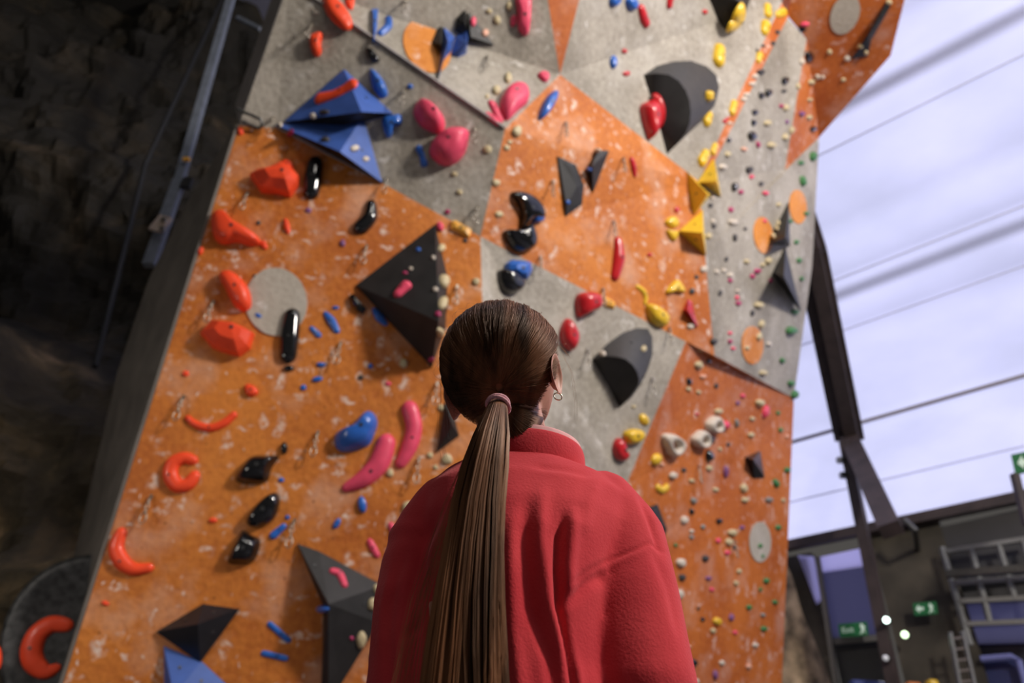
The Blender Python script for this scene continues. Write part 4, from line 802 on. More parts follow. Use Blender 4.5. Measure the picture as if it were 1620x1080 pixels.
def rbar(name, a, b2, w_=.09, m=RACKM, par=None, d=17.6): mb = MB(); mb.bar(s_at(*a, d), s_at(*b2, d), w_, w_); return mb.build(name, m, par)
for a, b2 in (((1498, 872), (1625, 852)), ((1510, 922), (1635, 913)), ((1517, 951), (1640, 945)), ((1525, 987), (1650, 982))): rbar('rack_rail', a, b2, par=rk)
for a, b2 in (((1490, 865), (1535, 1020)), ((1536, 866), (1566, 985)), ((1579, 860), (1606, 950)), ((1618, 855), (1640, 940))): rbar('rack_upright', a, b2, .09, par=rk)
mb = MB(); mb.bar(s_at(1497, 908, 17.25), s_at(1640, 898, 17.25), .14, .14); o = mb.build('service_pipe', DMETAL); tag(o, 'dark service pipe running level across the galvanised rack', 'pipe')
ld = empty('ladder', s_at(1520, 1080, 17.3)); tag(ld, 'pale aluminium ladder standing against the concrete wall', 'ladder')
LAD = solid('aluminium_ladder', (.30, .30, .30), .35, metal=.5)
for a in ((1503, 1000, 1521, 1100), (1522, 998, 1545, 1100)):
    p1 = s_at(a[0], a[1], 17.3); p2 = s_at(a[2], a[3], 17.3); p2 = p1+(p2-p1)*((p1.z)/(p1.z-p2.z)); mb = MB(); mb.bar(p1, p2, .05, .09); mb.build('ladder_rail', LAD, ld)
for i in range(5):
    mb = MB(); mb.bar(s_at(1506+i*3.6, 1010+i*17, 17.3), s_at(1526+i*4, 1008+i*17, 17.3), .04, .04); mb.build('rung', LAD, ld)
rd = empty('roller_shutter', s_at(1600, 1060, 17.9)); tag(rd, 'blue roller shutter with a pale rounded frame in the bottom right corner', 'roller shutter')
quad('shutter_curtain', [(1556, 1046), (1608, 1042), (1640, 1140), (1576, 1140)], 18.0, solid('navy_shutter', (.02, .028, .11), .5), rd)
mb = MB(); mb.tube([s_at(x, y, 17.8) for x, y in ((1552, 1042), (1600, 1038), (1612, 1045), (1630, 1110))], .06, 8); mb.build('shutter_frame', solid('pale_blue_frame', (.20, .22, .5), .4), rd)
# exit signs
SG = em('lit_green_sign', (.01, .11, .035), .22); SW = em('lit_white_sign', (.5, .62, .52), .38)
def sign(px, d, label, word=None, arrow=None, man=None, m=SG):
    P = [s_at(x, y, d) for x, y in px]; c = sum(P, Vector())/4; t = empty('exit_sign', c); tag(t, label, 'exit sign', 'green emergency exit signs')
    quad('sign_panel', px, d, m, t, .05)
    X = (P[1]-P[0]); Wd = X.length; X.normalize(); Y = (P[0]-P[3]); Ht = Y.length; Y.normalize(); Z = X.cross(Y); Z = -DN
    def P2(u, v): return P[3]+X*u*Wd+Y*v*Ht+Z*.012
    def patch(name, uv, m_):
        q = [P2(*a) for a in uv]; k = len(q); return mesh_obj(name, q+[a-Z*.01 for a in q], [tuple(range(k))]+[(i, (i+1) % k, (i+1) % k+k, i+k) for i in range(k)], m_, t)
    if word:
        cu = D.curves.new('lettering', 'FONT'); cu.body = word; cu.size = Ht*.62; cu.extrude = .004; o = D.objects.new('lettering', cu); COL.objects.link(o); cu.materials.append(SW)
        M = Matrix((X, Y, X.cross(Y))).transposed().to_4x4(); M.translation = P2(.1, .28)
        dg = bpy.context.evaluated_depsgraph_get(); me = D.meshes.new_from_object(o.evaluated_get(dg)); D.objects.remove(o); q = D.objects.new('lettering', me); COL.objects.link(q); q.matrix_world = M; q.parent = t; q.matrix_parent_inverse = Matrix.Translation(t.location).inverted()
    if arrow:
        u0 = arrow; w2 = .34; patch('arrow', [(u0, .5), (u0+w2*.45, .85), (u0+w2*.45, .62), (u0+w2, .62), (u0+w2, .38), (u0+w2*.45, .38), (u0+w2*.45, .15)], SW)
    if man:
        u0 = man; patch('running_figure', [(u0, .1), (u0+.07, .2), (u0+.11, .45), (u0+.06, .7), (u0+.12, .92), (u0+.18, .78), (u0+.25, .6), (u0+.19, .45), (u0+.2, .3), (u0+.25, .1), (u0+.15, .28), (u0+.08, .1)], SW)
sign([(1326, 987), (1370, 983), (1373, 1004), (1329, 1007)], 17.6, 'green exit sign with a running figure over the dark doorway', word='Exit', man=.7)
sign([(1444, 954), (1480, 951), (1483, 970), (1447, 973)], 17.6, 'dim green exit sign high on the concrete wall', arrow=.1, man=.62)
sign([(1270, 1034), (1294, 1032), (1297, 1060), (1273, 1063)], 16.5, 'square green and white exit sign on the rock', arrow=.1, man=.55, m=em('pale_sign', (.18, .36, .25), .3))
sign([(1599, 719), (1660, 706), (1665, 735), (1606, 750)], 15.6, 'green arrow sign cut by the right edge of the photo', arrow=.12, man=.6)
mb = MB(); mb.bar(s_at(1605, 750, 15.6), s_at(1625, 830, 15.6), .12, .12); o = mb.build('sign_hanger', BROWN); tag(o, 'brown strut under the green arrow sign at the right edge', 'strut')
mb = MB(); mb.tube([s_at(1430, 822, 17.0), s_at(1447, 836, 17.0), s_at(1452, 870, 17.93)], .06); o = mb.build('hooked_pipe', DMETAL); tag(o, 'short dark hooked pipe at the eave above the concrete wall', 'pipe')
# rock outcrop behind the right edge of the wall
rb = MB(); ring = []
cpx = [(1236, 860), (1250, 895), (1262, 960), (1282, 985), (1300, 1020), (1318, 1085), (1325, 1180)]
cols = []
for x, y in cpx:
    row = []
    for t_ in range(9):
        q = s_at(x-(t_/8)*130, y+6*math.sin(t_*1.3), 16.2+.6*t_/8); q += Vector(noise.noise_vector(q*1.1))*.35; row.append(q)
    cols.append(row)
vv = [q for r_ in cols for q in r_]; ff = [(a*9+i, a*9+i+1, (a+1)*9+i+1, (a+1)*9+i) for a in range(len(cpx)-1) for i in range(8)]
rm2 = solid('tan_rock', (.40, .29, .18), .85, var=.75, scale=2.6, bump=1.0)
o = mesh_obj('rock_outcrop', vv, ff, rm2, None, True); md = o.modifiers.new('relief', 'SUBSURF'); md.levels = md.render_levels = 2; tag(o, 'brown rock outcrop behind the right foot of the climbing wall', 'rock')
# blurred kit at the bottom edge
CR = solid('orange_crate_plastic', (.55, .16, .03), .5); 
for x, y, w_, m_, nm, lab in ((1370, 1076, .7, solid('navy_tarp', (.03, .045, .2), .6), 'folded_mat', 'dark blue folded mat at the bottom edge under the doorway'), (1442, 1078, .30, CR, 'crate', 'orange crate at the bottom edge near the brown post'), (1472, 1074, .20, PL['yellow'], 'helmet', 'yellow helmet on a shelf at the bottom edge')):
    q = s_at(x, y, 17.0); t = empty(nm, Vector((q.x, q.y, 0))); tag(t, lab, nm.replace('_', ' '))
    mb = MB(); mb.box(q+Vector((0, 0, -.12)), w_, .26, .22); o = mb.build('top', m_, t, True); md = o.modifiers.new('bevel', 'BEVEL'); md.width = .07; md.segments = 3
    mb = MB(); mb.box(Vector((q.x, q.y, (q.z-.23)/2)), w_, .26, q.z-.23); mb.build('cabinet', solid('dark_cabinet', (.02, .02, .022), .5), t)
# ---------------- the person ----------------
YP = 1.0
SKIN, N, L, b = newmat('skin'); b.inputs['Base Color'].default_value = (.62, .30, .20, 1); b.inputs['Roughness'].default_value = .5
b.inputs['Subsurface Weight'].default_value = .25; b.inputs['Subsurface Radius'].default_value = (.02, .007, .004)
nz = N.new('ShaderNodeTexNoise'); nz.inputs['Scale'].default_value = 60; cr = N.new('ShaderNodeValToRGB'); cr.color_ramp.elements[0].color = (.56, .25, .165, 1); cr.color_ramp.elements[1].color = (.68, .36, .25, 1)
tc = N.new('ShaderNodeTexCoord'); L.new(tc.outputs['Object'], nz.inputs['Vector']); L.new(nz.outputs[0], cr.inputs[0]); L.new(cr.outputs[0], b.inputs['Base Color'])
FLEECE, N, L, b = newmat('red_fleece'); tc = N.new('ShaderNodeTexCoord'); nz = N.new('ShaderNodeTexNoise'); nz.inputs['Scale'].default_value = 260; nz.inputs['Detail'].default_value = 3; n2 = N.new('ShaderNodeTexNoise'); n2.inputs['Scale'].default_value = 9; n2.inputs['Detail'].default_value = 4
L.new(tc.outputs['Object'], nz.inputs['Vector']); L.new(tc.outputs['Object'], n2.inputs['Vector'])
cr = N.new('ShaderNodeValToRGB'); cr.color_ramp.elements[0].position = .3; cr.color_ramp.elements[0].color = (.56, .030, .040, 1); cr.color_ramp.elements[1].position = .7; cr.color_ramp.elements[1].color = (.70, .055, .062, 1); L.new(n2.outputs[0], cr.inputs[0]); L.new(cr.outputs[0], b.inputs['Base Color'])
b.inputs['Roughness'].default_value = .85; b.inputs['Specular IOR Level'].default_value = .15; b.inputs['Sheen Weight'].default_value = .35; b.inputs['Sheen Tint'].default_value = (1, .45, .45, 1)
bp = N.new('ShaderNodeBump'); bp.inputs['Strength'].default_value = .35; bp.inputs['Distance'].default_value = .002; L.new(nz.outputs[0], bp.inputs['Height']); L.new(bp.outputs[0], b.inputs['Normal'])
LINING = solid('pale_pink_lining', (.80, .40, .38), .8, scale=60, var=.08)
def hairmat(name, c1, c2):
    m, N, L, b = newmat(name); tc = N.new('ShaderNodeTexCoord'); nz = N.new('ShaderNodeTexNoise'); nz.inputs['Scale'].default_value = 38; nz.inputs['Detail'].default_value = 3
    mp = N.new('ShaderNodeMapping'); mp.inputs['Scale'].default_value = (1, .5, .06); L.new(tc.outputs['Object'], mp.inputs[0]); L.new(mp.outputs[0], nz.inputs['Vector'])
    cr = N.new('ShaderNodeValToRGB'); cr.color_ramp.elements[0].position = .38; cr.color_ramp.elements[0].color = (*c1, 1); cr.color_ramp.elements[1].position = .64; cr.color_ramp.elements[1].color = (*c2, 1)
    L.new(nz.outputs[0], cr.inputs[0]); L.new(cr.outputs[0], b.inputs['Base Color']); b.inputs['Roughness'].default_value = .45; b.inputs['Specular IOR Level'].default_value = .4; b.inputs['Specular Tint'].default_value = (1, .62, .40, 1); return m
HAIR = hairmat('brown_hair', (.042, .017, .008), (.25, .105, .048)); HAIRL = hairmat('brown_ponytail_hair', (.040, .015, .006), (.30, .125, .055))
HC = atY(796, 578, 1.0); yaw = math.radians(-30); tilt = math.radians(22)
HM = Matrix.Rotation(yaw, 3, 'Z') @ Matrix.Rotation(tilt, 3, 'X')      # local: x right, y face, z crown
AX = Vector((.0975, .108, .106))
person = empty('person', (HC.x, 1.02, 0)); tag(person, 'person with long brown ponytail and red fleece jacket, seen from behind, looking up', 'person')
def sstep(a, b2, x): t = max(0, min(1, (x-a)/(b2-a))); return t*t*(3-2*t)
def headpt(d):           # skull and face surface in local unit directions
    x, y, z = d; p = Vector((x*.084, y*.095, z*.099))
    if y > 0:
        low = sstep(.05, -.7, z)
        p.z -= .030*low*sstep(-.1, .7, y); p.x *= 1-.10*low; p.y -= .012*sstep(.1, .6, abs(z+.05))*0
        p.y += .020*math.exp(-((x/.13)**2+((z+.12)/.13)**2))*sstep(.6, .95, y)          # nose
        for s in (-1, 1): p.y -= .010*math.exp(-(((x-s*.36)/.16)**2+((z-.08)/.12)**2))*sstep(.3, .8, y)
        p.y += .006*math.exp(-((x/.22)**2+((z+.46)/.05)**2)); p.y -= .004*math.exp(-((x/.25)**2+((z+.52)/.02)**2))
        p.y += .010*math.exp(-((x/.25)**2+((z+.75)/.12)**2))
    else: p.x *= 1-.10*sstep(-.3, -.9, z)
    return p
hv = []; hf = []; nu, nv = 48, 32
for j in range(1, nv):
    th = PI*j/nv
    for i in range(nu): a = 2*PI*i/nu; hv.append(HC+HM@headpt((math.sin(th)*math.cos(a), math.sin(th)*math.sin(a), math.cos(th))))
hv += [HC+HM@headpt((0, 0, 1)), HC+HM@headpt((0, 0, -1))]; t_, b_ = len(hv)-2, len(hv)-1
for j in range(nv-2):
    for i in range(nu): hf.append((j*nu+i, (j+1)*nu+i, (j+1)*nu+(i+1) % nu, j*nu+(i+1) % nu))
hf += [(t_, i, (i+1) % nu) for i in range(nu)]+[(b_, (nv-2)*nu+(i+1) % nu, (nv-2)*nu+i) for i in range(nu)]
def capsule(mb, pts, rs, n=20):
    P = [Vector(p) for p in pts]; Q = []; R = []
    d0 = (P[0]-P[1]).normalized(); d1 = (P[-1]-P[-2]).normalized()
    for k in (.98, .8, .45): Q.append(P[0]+d0*rs[0]*k); R.append(rs[0]*math.sqrt(1-k*k))
    for i in range(len(P)):
        Q.append(P[i]); R.append(rs[i])
        if i < len(P)-1:
            for t in (.33, .66): Q.append(P[i].lerp(P[i+1], t)); R.append(rs[i]*(1-t)+rs[i+1]*t)
    for k in (.45, .8, .98): Q.append(P[-1]+d1*rs[-1]*k); R.append(rs[-1]*math.sqrt(1-k*k))
    mb.tube(Q, R, n)
def loft(mb, rings, n=40, pw=2.3):
    vs = []; fs = []
    for (cx, cy, cz, hx, hy, tz) in rings:
        for i in range(n):
            a = 2*PI*i/n; c, s = math.cos(a), math.sin(a)
            x = hx*math.copysign(abs(c)**(2/pw), c); y = hy*math.copysign(abs(s)**(2/pw), s); vs.append((cx+x, cy+y, cz+tz*y))
    m = len(rings)
    for r_ in range(m-1): fs += [(r_*n+i, r_*n+(i+1) % n, (r_+1)*n+(i+1) % n, (r_+1)*n+i) for i in range(n)]
    fs += [tuple(range(n-1, -1, -1)), tuple(range((m-1)*n, m*n))]; mb.add(vs, fs)
def remesh(name, mb, vox, smooth, m, parent):
    o = mesh_obj('tmp', mb.v, mb.f); md = o.modifiers.new('r', 'REMESH'); md.mode = 'VOXEL'; md.voxel_size = vox; md.use_smooth_shade = True
    md = o.modifiers.new('s', 'SMOOTH'); md.iterations = smooth; md.factor = .6
    dg = bpy.context.evaluated_depsgraph_get(); dg.update(); me = D.meshes.new_from_object(o.evaluated_get(dg)); D.objects.remove(o)
    me.materials.clear(); me.materials.append(m); q = D.objects.new(name, me); COL.objects.link(q); q.parent = parent; q.matrix_parent_inverse = Matrix.Translation(parent.location).inverted()
    me.polygons.foreach_set('use_smooth', [True]*len(me.polygons)); return q
XC = .005        # spine x
def X_(px, py, Y=YP): return atY(px, py, Y)
neckT = HC+HM@Vector((0, -.012, -.055)); neckB = X_(832, 770, 1.03)
shL, shR = X_(672, 842, 1.04), X_(975, 822, 1.04)
# body
mb = MB(); mb.add(hv, hf)
capsule(mb, [neckT, neckT.lerp(neckB, .55), neckB], [.054, .052, .062])
zc = shL.z; mx = (shL.x+shR.x)/2
loft(mb, [(mx, 1.04, zc+.02, .10, .055, 0), (mx, 1.04, zc-.03, .15, .085, 0), (mx, 1.035, zc-.12, .16, .10, 0), (mx, 1.04, zc-.27, .13, .09, 0), (mx, 1.04, zc-.38, .125, .085, 0), (mx, 1.03, zc-.50, .165, .105, 0), (mx, 1.03, zc-.60, .165, .10, 0)])
elL, elR = Vector((shL.x-.045, 1.05, zc-.29)), Vector((shR.x+.05, 1.05, zc-.29)); wrL, wrR = elL+Vector((-.01, .07, -.23)), elR+Vector((.01, .07, -.23))
elL = X_(655, 1080, 1.03)+Vector((0, .01, -.08)); elR = X_(1000, 1080, 1.0)+Vector((0, .01, -.08)); wrL, wrR = elL+Vector((-.01, .07, -.23)), elR+Vector((.01, .07, -.23))
for s, sh, el, wr in ((-1, shL, elL, wrL), (1, shR, elR, wrR)):
    capsule(mb, [sh, el], [.042, .034]); capsule(mb, [el, wr], [.034, .025])
    hd = (wr-el).normalized(); pc = wr+hd*.05; mb2 = MB()
    capsule(mb, [wr, wr+hd*.03, wr+hd*.085], [.024, .030, .033], 14)
    for k, ln in enumerate((.062, .072, .068, .052)):       # four unequal, slightly curled fingers
        off = Vector((0, 1, 0))*(.024-.016*k); f0 = wr+hd*.095+off; kn = f0+hd*ln*.5+Vector((-s*.006, 0, 0)); tip = kn+(hd+Vector((-s*.45, 0, 0))).normalized()*ln*.5
        capsule(mb, [f0, kn, tip], [.0095, .0085, .0072], 10)
    f0 = wr+hd*.035+Vector((-s*.008, .026, 0)); kn = f0+hd*.03+Vector((-s*.012, .018, 0)); capsule(mb, [f0, kn, kn+hd*.028+Vector((-s*.006, .004, 0))], [.012, .0105, .009], 10)
hipz = zc-.56
for s in (-1, 1):
    hp = Vector((mx+s*.085, 1.03, hipz)); knee = Vector((mx+s*.095, 1.05, hipz*.54)); ank = Vector((mx+s*.10, 1.02, .09))
    capsule(mb, [hp, knee], [.085, .055]); capsule(mb, [knee, ank], [.055, .036]); capsule(mb, [ank+Vector((0, 0, -.04)), ank+Vector((s*.01, .15, -.055))], [.035, .028])
body = remesh('body', mb, .006, 4, SKIN, person)
# trousers and shoes (below the frame)
mb = MB(); loft(mb, [(mx, 1.03, hipz+.10, .15, .10, 0), (mx, 1.03, hipz-.02, .178, .118, 0), (mx, 1.03, hipz-.08, .17, .11, 0)])
for s in (-1, 1): capsule(mb, [(mx+s*.088, 1.03, hipz-.02), (mx+s*.095, 1.05, hipz*.54), (mx+s*.10, 1.02, .12)], [.098, .072, .055])
remesh('trousers', mb, .010, 4, solid('dark_leggings', (.02, .02, .025), .8), person)
for s in (-1, 1):
    mb = MB(); c = Vector((mx+s*.10, 1.02, 0)); capsule(mb, [c+Vector((0, -.03, .05)), c+Vector((s*.006, .08, .042)), c+Vector((s*.01, .17, .035))], [.045, .044, .034], 16); mb.box(c+Vector((s*.005, .07, .012)), .085, .27, .024)
    remesh('shoe', mb, .006, 2, solid('grey_shoe', (.08, .08, .09), .6), person)
# ---- jacket
mb = MB()
ringdef = []
for py, l, r in ((742, 742, 900), (765, 700, 960), (800, 668, 1000), (850, 655, 1000), (900, 660, 985), (960, 665, 975), (1020, 668, 970), (1090, 672, 970)):
    a, c = X_(l, py, 1.04), X_(r, py, 1.04); ringdef.append(((a.x+c.x)/2, 1.04, (a.z+c.z)/2, (c.x-a.x)/2))
hy = [.060, .080, .105, .125, .135, .138, .138, .138]
rings = [(x, y, z, w_, h_, -.10) for (x, y, z, w_), h_ in zip(ringdef, hy)]
x0_, z0_ = rings[-1][0], rings[-1][2]
rings += [(x0_, 1.04, z0_-.10, .17, .138, 0), (x0_, 1.04, z0_-.25, .178, .135, 0), (x0_, 1.04, z0_-.36, .175, .13, 0)]
loft(mb, list(reversed(rings)), 48, 2.2)
capsule(mb, [neckB+Vector((0, .0, .015)), neckB+Vector((0, .01, -.06))], [.066, .10])
aL = [X_(706, 806, 1.03), X_(674, 862, 1.03), X_(658, 950, 1.02), X_(650, 1080, 1.02)]; aR = [X_(955, 800, 1.03), X_(982, 850, 1.03), X_(992, 950, 1.01), X_(1004, 1080, 1.0)]
rL = [.050, .058, .058, .0555]; rR = [.052, .064, .071, .078]
capsule(mb, aL+[aL[-1]+Vector((-.012, .03, -.15)), wrL+Vector((0, 0, .03))], rL+[.060, .045], 26)
capsule(mb, aR+[aR[-1]+Vector((.02, .02, -.15)), wrR+Vector((0, 0, .03))], rR+[.070, .048], 26)
jk = remesh('jacket', mb, .0042, 12, FLEECE, person)
FOLDS = [   # polyline (pixels), width px, depth m : drapes and seams sculpted into the cloth
 ([(835, 790), (828, 860), (838, 960), (870, 1040), (890, 1160)], 11, .0060), ([(812, 800), (808, 900), (812, 1000), (830, 1160)], 14, -.0060),
 ([(858, 770), (855, 850), (868, 950), (905, 1060), (925, 1160)], 12, -.0075), ([(892, 815), (884, 850), (882, 900), (884, 960), (905, 1070), (920, 1160)], 7, .0125), ([(906, 800), (903, 850), (898, 900), (902, 960)], 12, -.0080),
 ([(885, 940), (925, 905), (975, 880), (1030, 858), (1056, 876)], 2.6, .0026), ([(885, 948), (930, 913), (980, 888), (1032, 868)], 5, -.0010),
 ([(890, 960), (930, 920), (960, 905)], 12, .0060),
 ([(1010, 775), (1028, 820), (1048, 880)], 5, .0045), ([(1030, 860), (1058, 930), (1075, 1010)], 8, .003),
 ([(700, 800), (668, 870), (650, 960), (645, 1080)], 12, .0065), ([(720, 800), (690, 870), (675, 960), (668, 1080)], 14, -.0060), ([(652, 850), (622, 920), (612, 1000), (618, 1080)], 10, .0045), ([(640, 1010), (665, 980)], 8, .005),
 ([(765, 765), (735, 850), (715, 960), (705, 1080)], 14, .0060), ([(950, 760), (930, 800), (920, 850)], 12, -.004), ([(840, 735), (890, 742), (940, 752)], 5, .003), ([(620, 900), (606, 960), (603, 1040)], 7, -.004)]
me = jk.data; nv_ = len(me.vertices); co = np.empty(nv_*3); me.vertices.foreach_get('co', co); co = co.reshape(-1, 3)
no = np.array([v.normal[:] for v in me.vertices])
rel = co-np.array(CAM); tt = rel@np.array(Fv); pxs = 810+FPX*(rel@np.array(Rv))/tt; pys = 540-FPX*(rel@np.array(Uv))/tt
fac = -(no*(rel/np.linalg.norm(rel, axis=1)[:, None])).sum(1); vis = np.clip((fac+.15)/.3, 0, 1)
disp = np.zeros(nv_)
for pl, wd, dep in FOLDS:
    best = np.full(nv_, 1e9); par = np.zeros(nv_); n_ = len(pl)-1
    for i in range(n_):
        ax, ay = pl[i]; bx, by = pl[i+1]; dx, dy = bx-ax, by-ay; t = np.clip(((pxs-ax)*dx+(pys-ay)*dy)/(dx*dx+dy*dy), 0, 1)
        d = np.hypot(pxs-ax-t*dx, pys-ay-t*dy); up = d < best; best = np.where(up, d, best); par = np.where(up, (i+t)/n_, par)
    env = np.clip(np.minimum(par/.18, (1-par)/.18), 0, 1) if pl[-1][1] < 1060 else np.clip(par/.18, 0, 1)
    disp -= dep*np.exp(-(best/wd)**2)*(env*.85+.15)
disp *= vis
for i in range(nv_): disp[i] += .0022*noise.noise(Vector((co[i, 0]*16, co[i, 1]*16, co[i, 2]*7)))
co2 = co+no*disp[:, None]; me.vertices.foreach_set('co', co2.ravel()); me.update()
# collar: standing ring with a pale lining, open at the front
cc = X_(832, 752, 1.05); colN = 44
def collar(r_in, h_add, name, m, thick):
    vs = []; fs = []
    for i in range(colN+1):
        a = math.radians(-90-150+300*i/colN)              # opening towards +y
        ex = Vector((math.cos(a)*(.074+r_in), math.sin(a)*(.068+r_in), 0)); side = (math.cos(a)+1)/2
        base = cc+ex*1.02+Vector((0, 0, -.018-.030*max(0, math.sin(a)))); top = cc+ex*1.06+Vector((0, 0, .040+h_add-.030*max(0, math.sin(a)+.2)))
        o_ = ex.normalized()
        vs += [base, base.lerp(top, .5)+o_*.004, top-o_*.0, top-o_*thick, base.lerp(top, .4)-o_*thick, base-o_*thick]
    for i in range(colN): fs += [(i*6+k, i*6+(k+1) % 6, (i+1)*6+(k+1) % 6, (i+1)*6+k) for k in range(6)]
    fs += [tuple(range(6)), tuple(range(colN*6+5, colN*6-1, -1))]
    o = mesh_obj(name, vs, fs, m, jk, True); fix_normals(o); o.modifiers.new('s', 'SUBSURF').render_levels = 2; return o
collar(.012, 0, 'jacket_collar', FLEECE, .007); collar(.0085, .0085, 'collar_lining', LINING, .005)
# ---- head details
def L2W(p): return HC+HM@Vector(p)
for s in (-1, 1):
    p = L2W((s*.030, .082, .010)); mb = MB(); mb.ring(p, (1, 0, 0), (0, 0, 1), .001, .010, 12, 8); 
    vs = []; fs = []
    o = bpy.data.meshes.new('eye'); bm = bmesh.new(); bmesh.ops.create_uvsphere(bm, u_segments=16, v_segments=10, radius=.0115); bm.to_mesh(o); bm.free(); q = D.objects.new('eye', o); COL.objects.link(q); q.parent = person; q.matrix_parent_inverse = Matrix.Translation(person.location).inverted(); q.location = p; o.materials.append(solid('eye_white', (.8, .8, .78), .2))
    mb = MB(); mb.tube([L2W((s*.016, .093, .026)), L2W((s*.032, .091, .030)), L2W((s*.046, .080, .025))], [.0022, .003, .0015], 6); mb.build('eyebrow', HAIR, person)
mb = MB(); mb.tube([L2W((-.022, .088, -.050)), L2W((0, .096, -.048)), L2W((.022, .088, -.050))], [.002, .0055, .002], 8); mb.build('lips', solid('lips', (.5, .12, .1), .4), person, True)
# ear: shell shaped from its rim curve
def ear(s, lab=None):
    c = Vector((s*.0815, -.006, -.040)); vs = []; fs = []; n_ = 22; rows = []
    out_ = Vector((s*.72, -.70, 0)).normalized(); fw = Vector((s*.25, .97, 0)).normalized()
    for j, (rr, oo) in enumerate(((.55, -.016), (.60, -.004), (.78, .009), (1.0, .0185), (1.02, .0215), (.90, .0215), (.72, .014), (.40, .005))):
        row = []
        for i in range(n_):
            a = 2*PI*i/n_; u = math.cos(a)*.0185*rr; w_ = math.sin(a)*.033*rr
            if w_ < 0: u *= 1-.40*min(1, -w_/.033); 
            lift = oo*(1-.75*max(0, math.cos(a)))*(1-.30*max(0, -math.sin(a)))
            row.append(c+fw*(u+.004)+Vector((0, 0, w_))+out_*lift+Vector((s*.004, 0, 0)))
        rows.append(row)
    vs = [L2W(p) for r_ in rows for p in r_]
    for j in range(len(rows)-1): fs += [(j*n_+i, j*n_+(i+1) % n_, (j+1)*n_+(i+1) % n_, (j+1)*n_+i) for i in range(n_)]
    fs += [tuple(range(n_)), tuple(range(len(rows)*n_-1, (len(rows)-1)*n_-1, -1))]
    o = mesh_obj('ear', vs, fs, SKIN, person, True); fix_normals(o); md = o.modifiers.new('s', 'SUBSURF'); md.levels = md.render_levels = 2
    lobe = L2W(c+Vector((s*.012, -.012, -.031))); return lobe, o
ear(-1); lobe, ear_o = ear(1)
GOLD = solid('gold_hoop_metal', (.80, .58, .38), .2, metal=1, var=.1)
# hair cap, pole at the tie
TL = HM.inverted()@(atY(787, 633, .905)-HC); Td = Vector((TL.x/AX.x, TL.y/AX.y, TL.z/AX.z)).normalized()
e1 = Td.cross(Vector((1, 0, 0))).normalized(); e1 = -e1 if e1.z < 0 else e1; e2 = Td.cross(e1)
def hairdir(phi, th): return Td*math.cos(th)+(e1*math.cos(phi)+e2*math.sin(phi))*math.sin(th)
def bald(d):
    x, y, z = d
    if y > .50 and z < .62+.0*y: return True
    if z < -.93: return True
    if abs(x) > .70 and y > .02 and z < .12: return True          # ear and cheek
    if y > .02 and z < -.10: return True
    if y > -.18 and z < -.50: return True
    return False
def thmax(phi):
    th = .25
    while th < 2.6 and not bald(hairdir(phi, th)): th += .02
    return th
NPH = 120; TM = [thmax(2*PI*i/NPH) for i in range(NPH)]
TM = [(TM[i-1]+TM[i]*2+TM[(i+1) % NPH])/4 for i in range(NPH)]
def hp(phi, th, off=0.0):
    d = hairdir(phi, th); bump_ = .006*math.exp(-((th-.95)/.5)**2)*max(0, math.cos(phi))
    r_ = Vector((d.x*(AX.x+off+bump_), d.y*(AX.y+off+bump_), d.z*(AX.z+off+bump_)))
    if th < .45: r_ = r_*(1-.0*(1-th/.45))
    return L2W(r_)
vs = []; fs = []; NT = 22
for i in range(NPH):
    for j in range(NT+1):
        t = j/NT; th = .05+(TM[i]-.05)*t; vs.append(hp(2*PI*i/NPH, th, -.004-.006*sstep(.85, 1, t)+.0015*math.sin(i*1.7)*math.sin(t*PI)))
for i in range(NPH):
    for j in range(NT): a = i*(NT+1)+j; c = ((i+1) % NPH)*(NT+1)+j; fs.append((a, a+1, c+1, c))
fs.append(tuple(i*(NT+1) for i in range(NPH)))
capo = mesh_obj('hair', vs, fs, HAIR, person, True); fix_normals(capo)
rnd = random.Random(5)
def strands(name, paths, m, parent, n=3):
    V_ = []; F_ = []
    for P, r0 in paths:
        k = len(P); base_ = len(V_)
        for i, p in enumerate(P):
            t = (P[min(i+1, k-1)]-P[max(i-1, 0)]).normalized(); x = t.cross(Vector((.3, -1, .2))).normalized(); y = t.cross(x); r_ = r0*(1 if 0 < i < k-1 else .35)
            for q in range(n): a = 2*PI*q/n; V_.append(p+(x*math.cos(a)+y*math.sin(a))*r_)
        for i in range(k-1):
            for q in range(n): F_.append((base_+i*n+q, base_+i*n+(q+1) % n, base_+(i+1)*n+(q+1) % n, base_+(i+1)*n+q))
    return mesh_obj(name, V_, F_, m, parent, True)
paths = []
for s in range(5200):
    phi = rnd.uniform(0, 2*PI); tm = TM[int(phi/(2*PI)*NPH) % NPH]; st = tm*rnd.choice((rnd.uniform(.93, 1.0), rnd.uniform(.45, 1.0))); en = .06+rnd.uniform(0, .10)
    off = rnd.uniform(-.003, .0022); clump = noise.noise(Vector((phi*9, 0, 3)))*.0022; sw = rnd.gauss(0, .035); P = []
    for j in range(15):
        t = j/14; th = st+(en-st)*t; o_ = off+clump*math.sin(PI*t)+.0012*noise.noise(Vector((phi*22, th*3, 0)))
        P.append(hp(phi+sw*math.sin(PI*t)+.05*noise.noise(Vector((phi*4, th*2, 7)))*t, th, o_-.003*sstep(.15, 0, t)*0))
    paths.append((P, rnd.uniform(.00022, .00048)))
for s in range(70):     # flyaways
    phi = rnd.uniform(-1.9, 1.9); th0 = rnd.uniform(.9, 1.9); P = []; amp = rnd.uniform(.004, .011)
    for j in range(10): t = j/9; P.append(hp(phi+rnd.uniform(-.2, .2)*0+.5*t*rnd.uniform(.2, .3), th0-t*.6, .002+amp*math.sin(PI*t)))
    paths.append((P, .00013))
strands('hair_strands', paths, HAIR, capo)
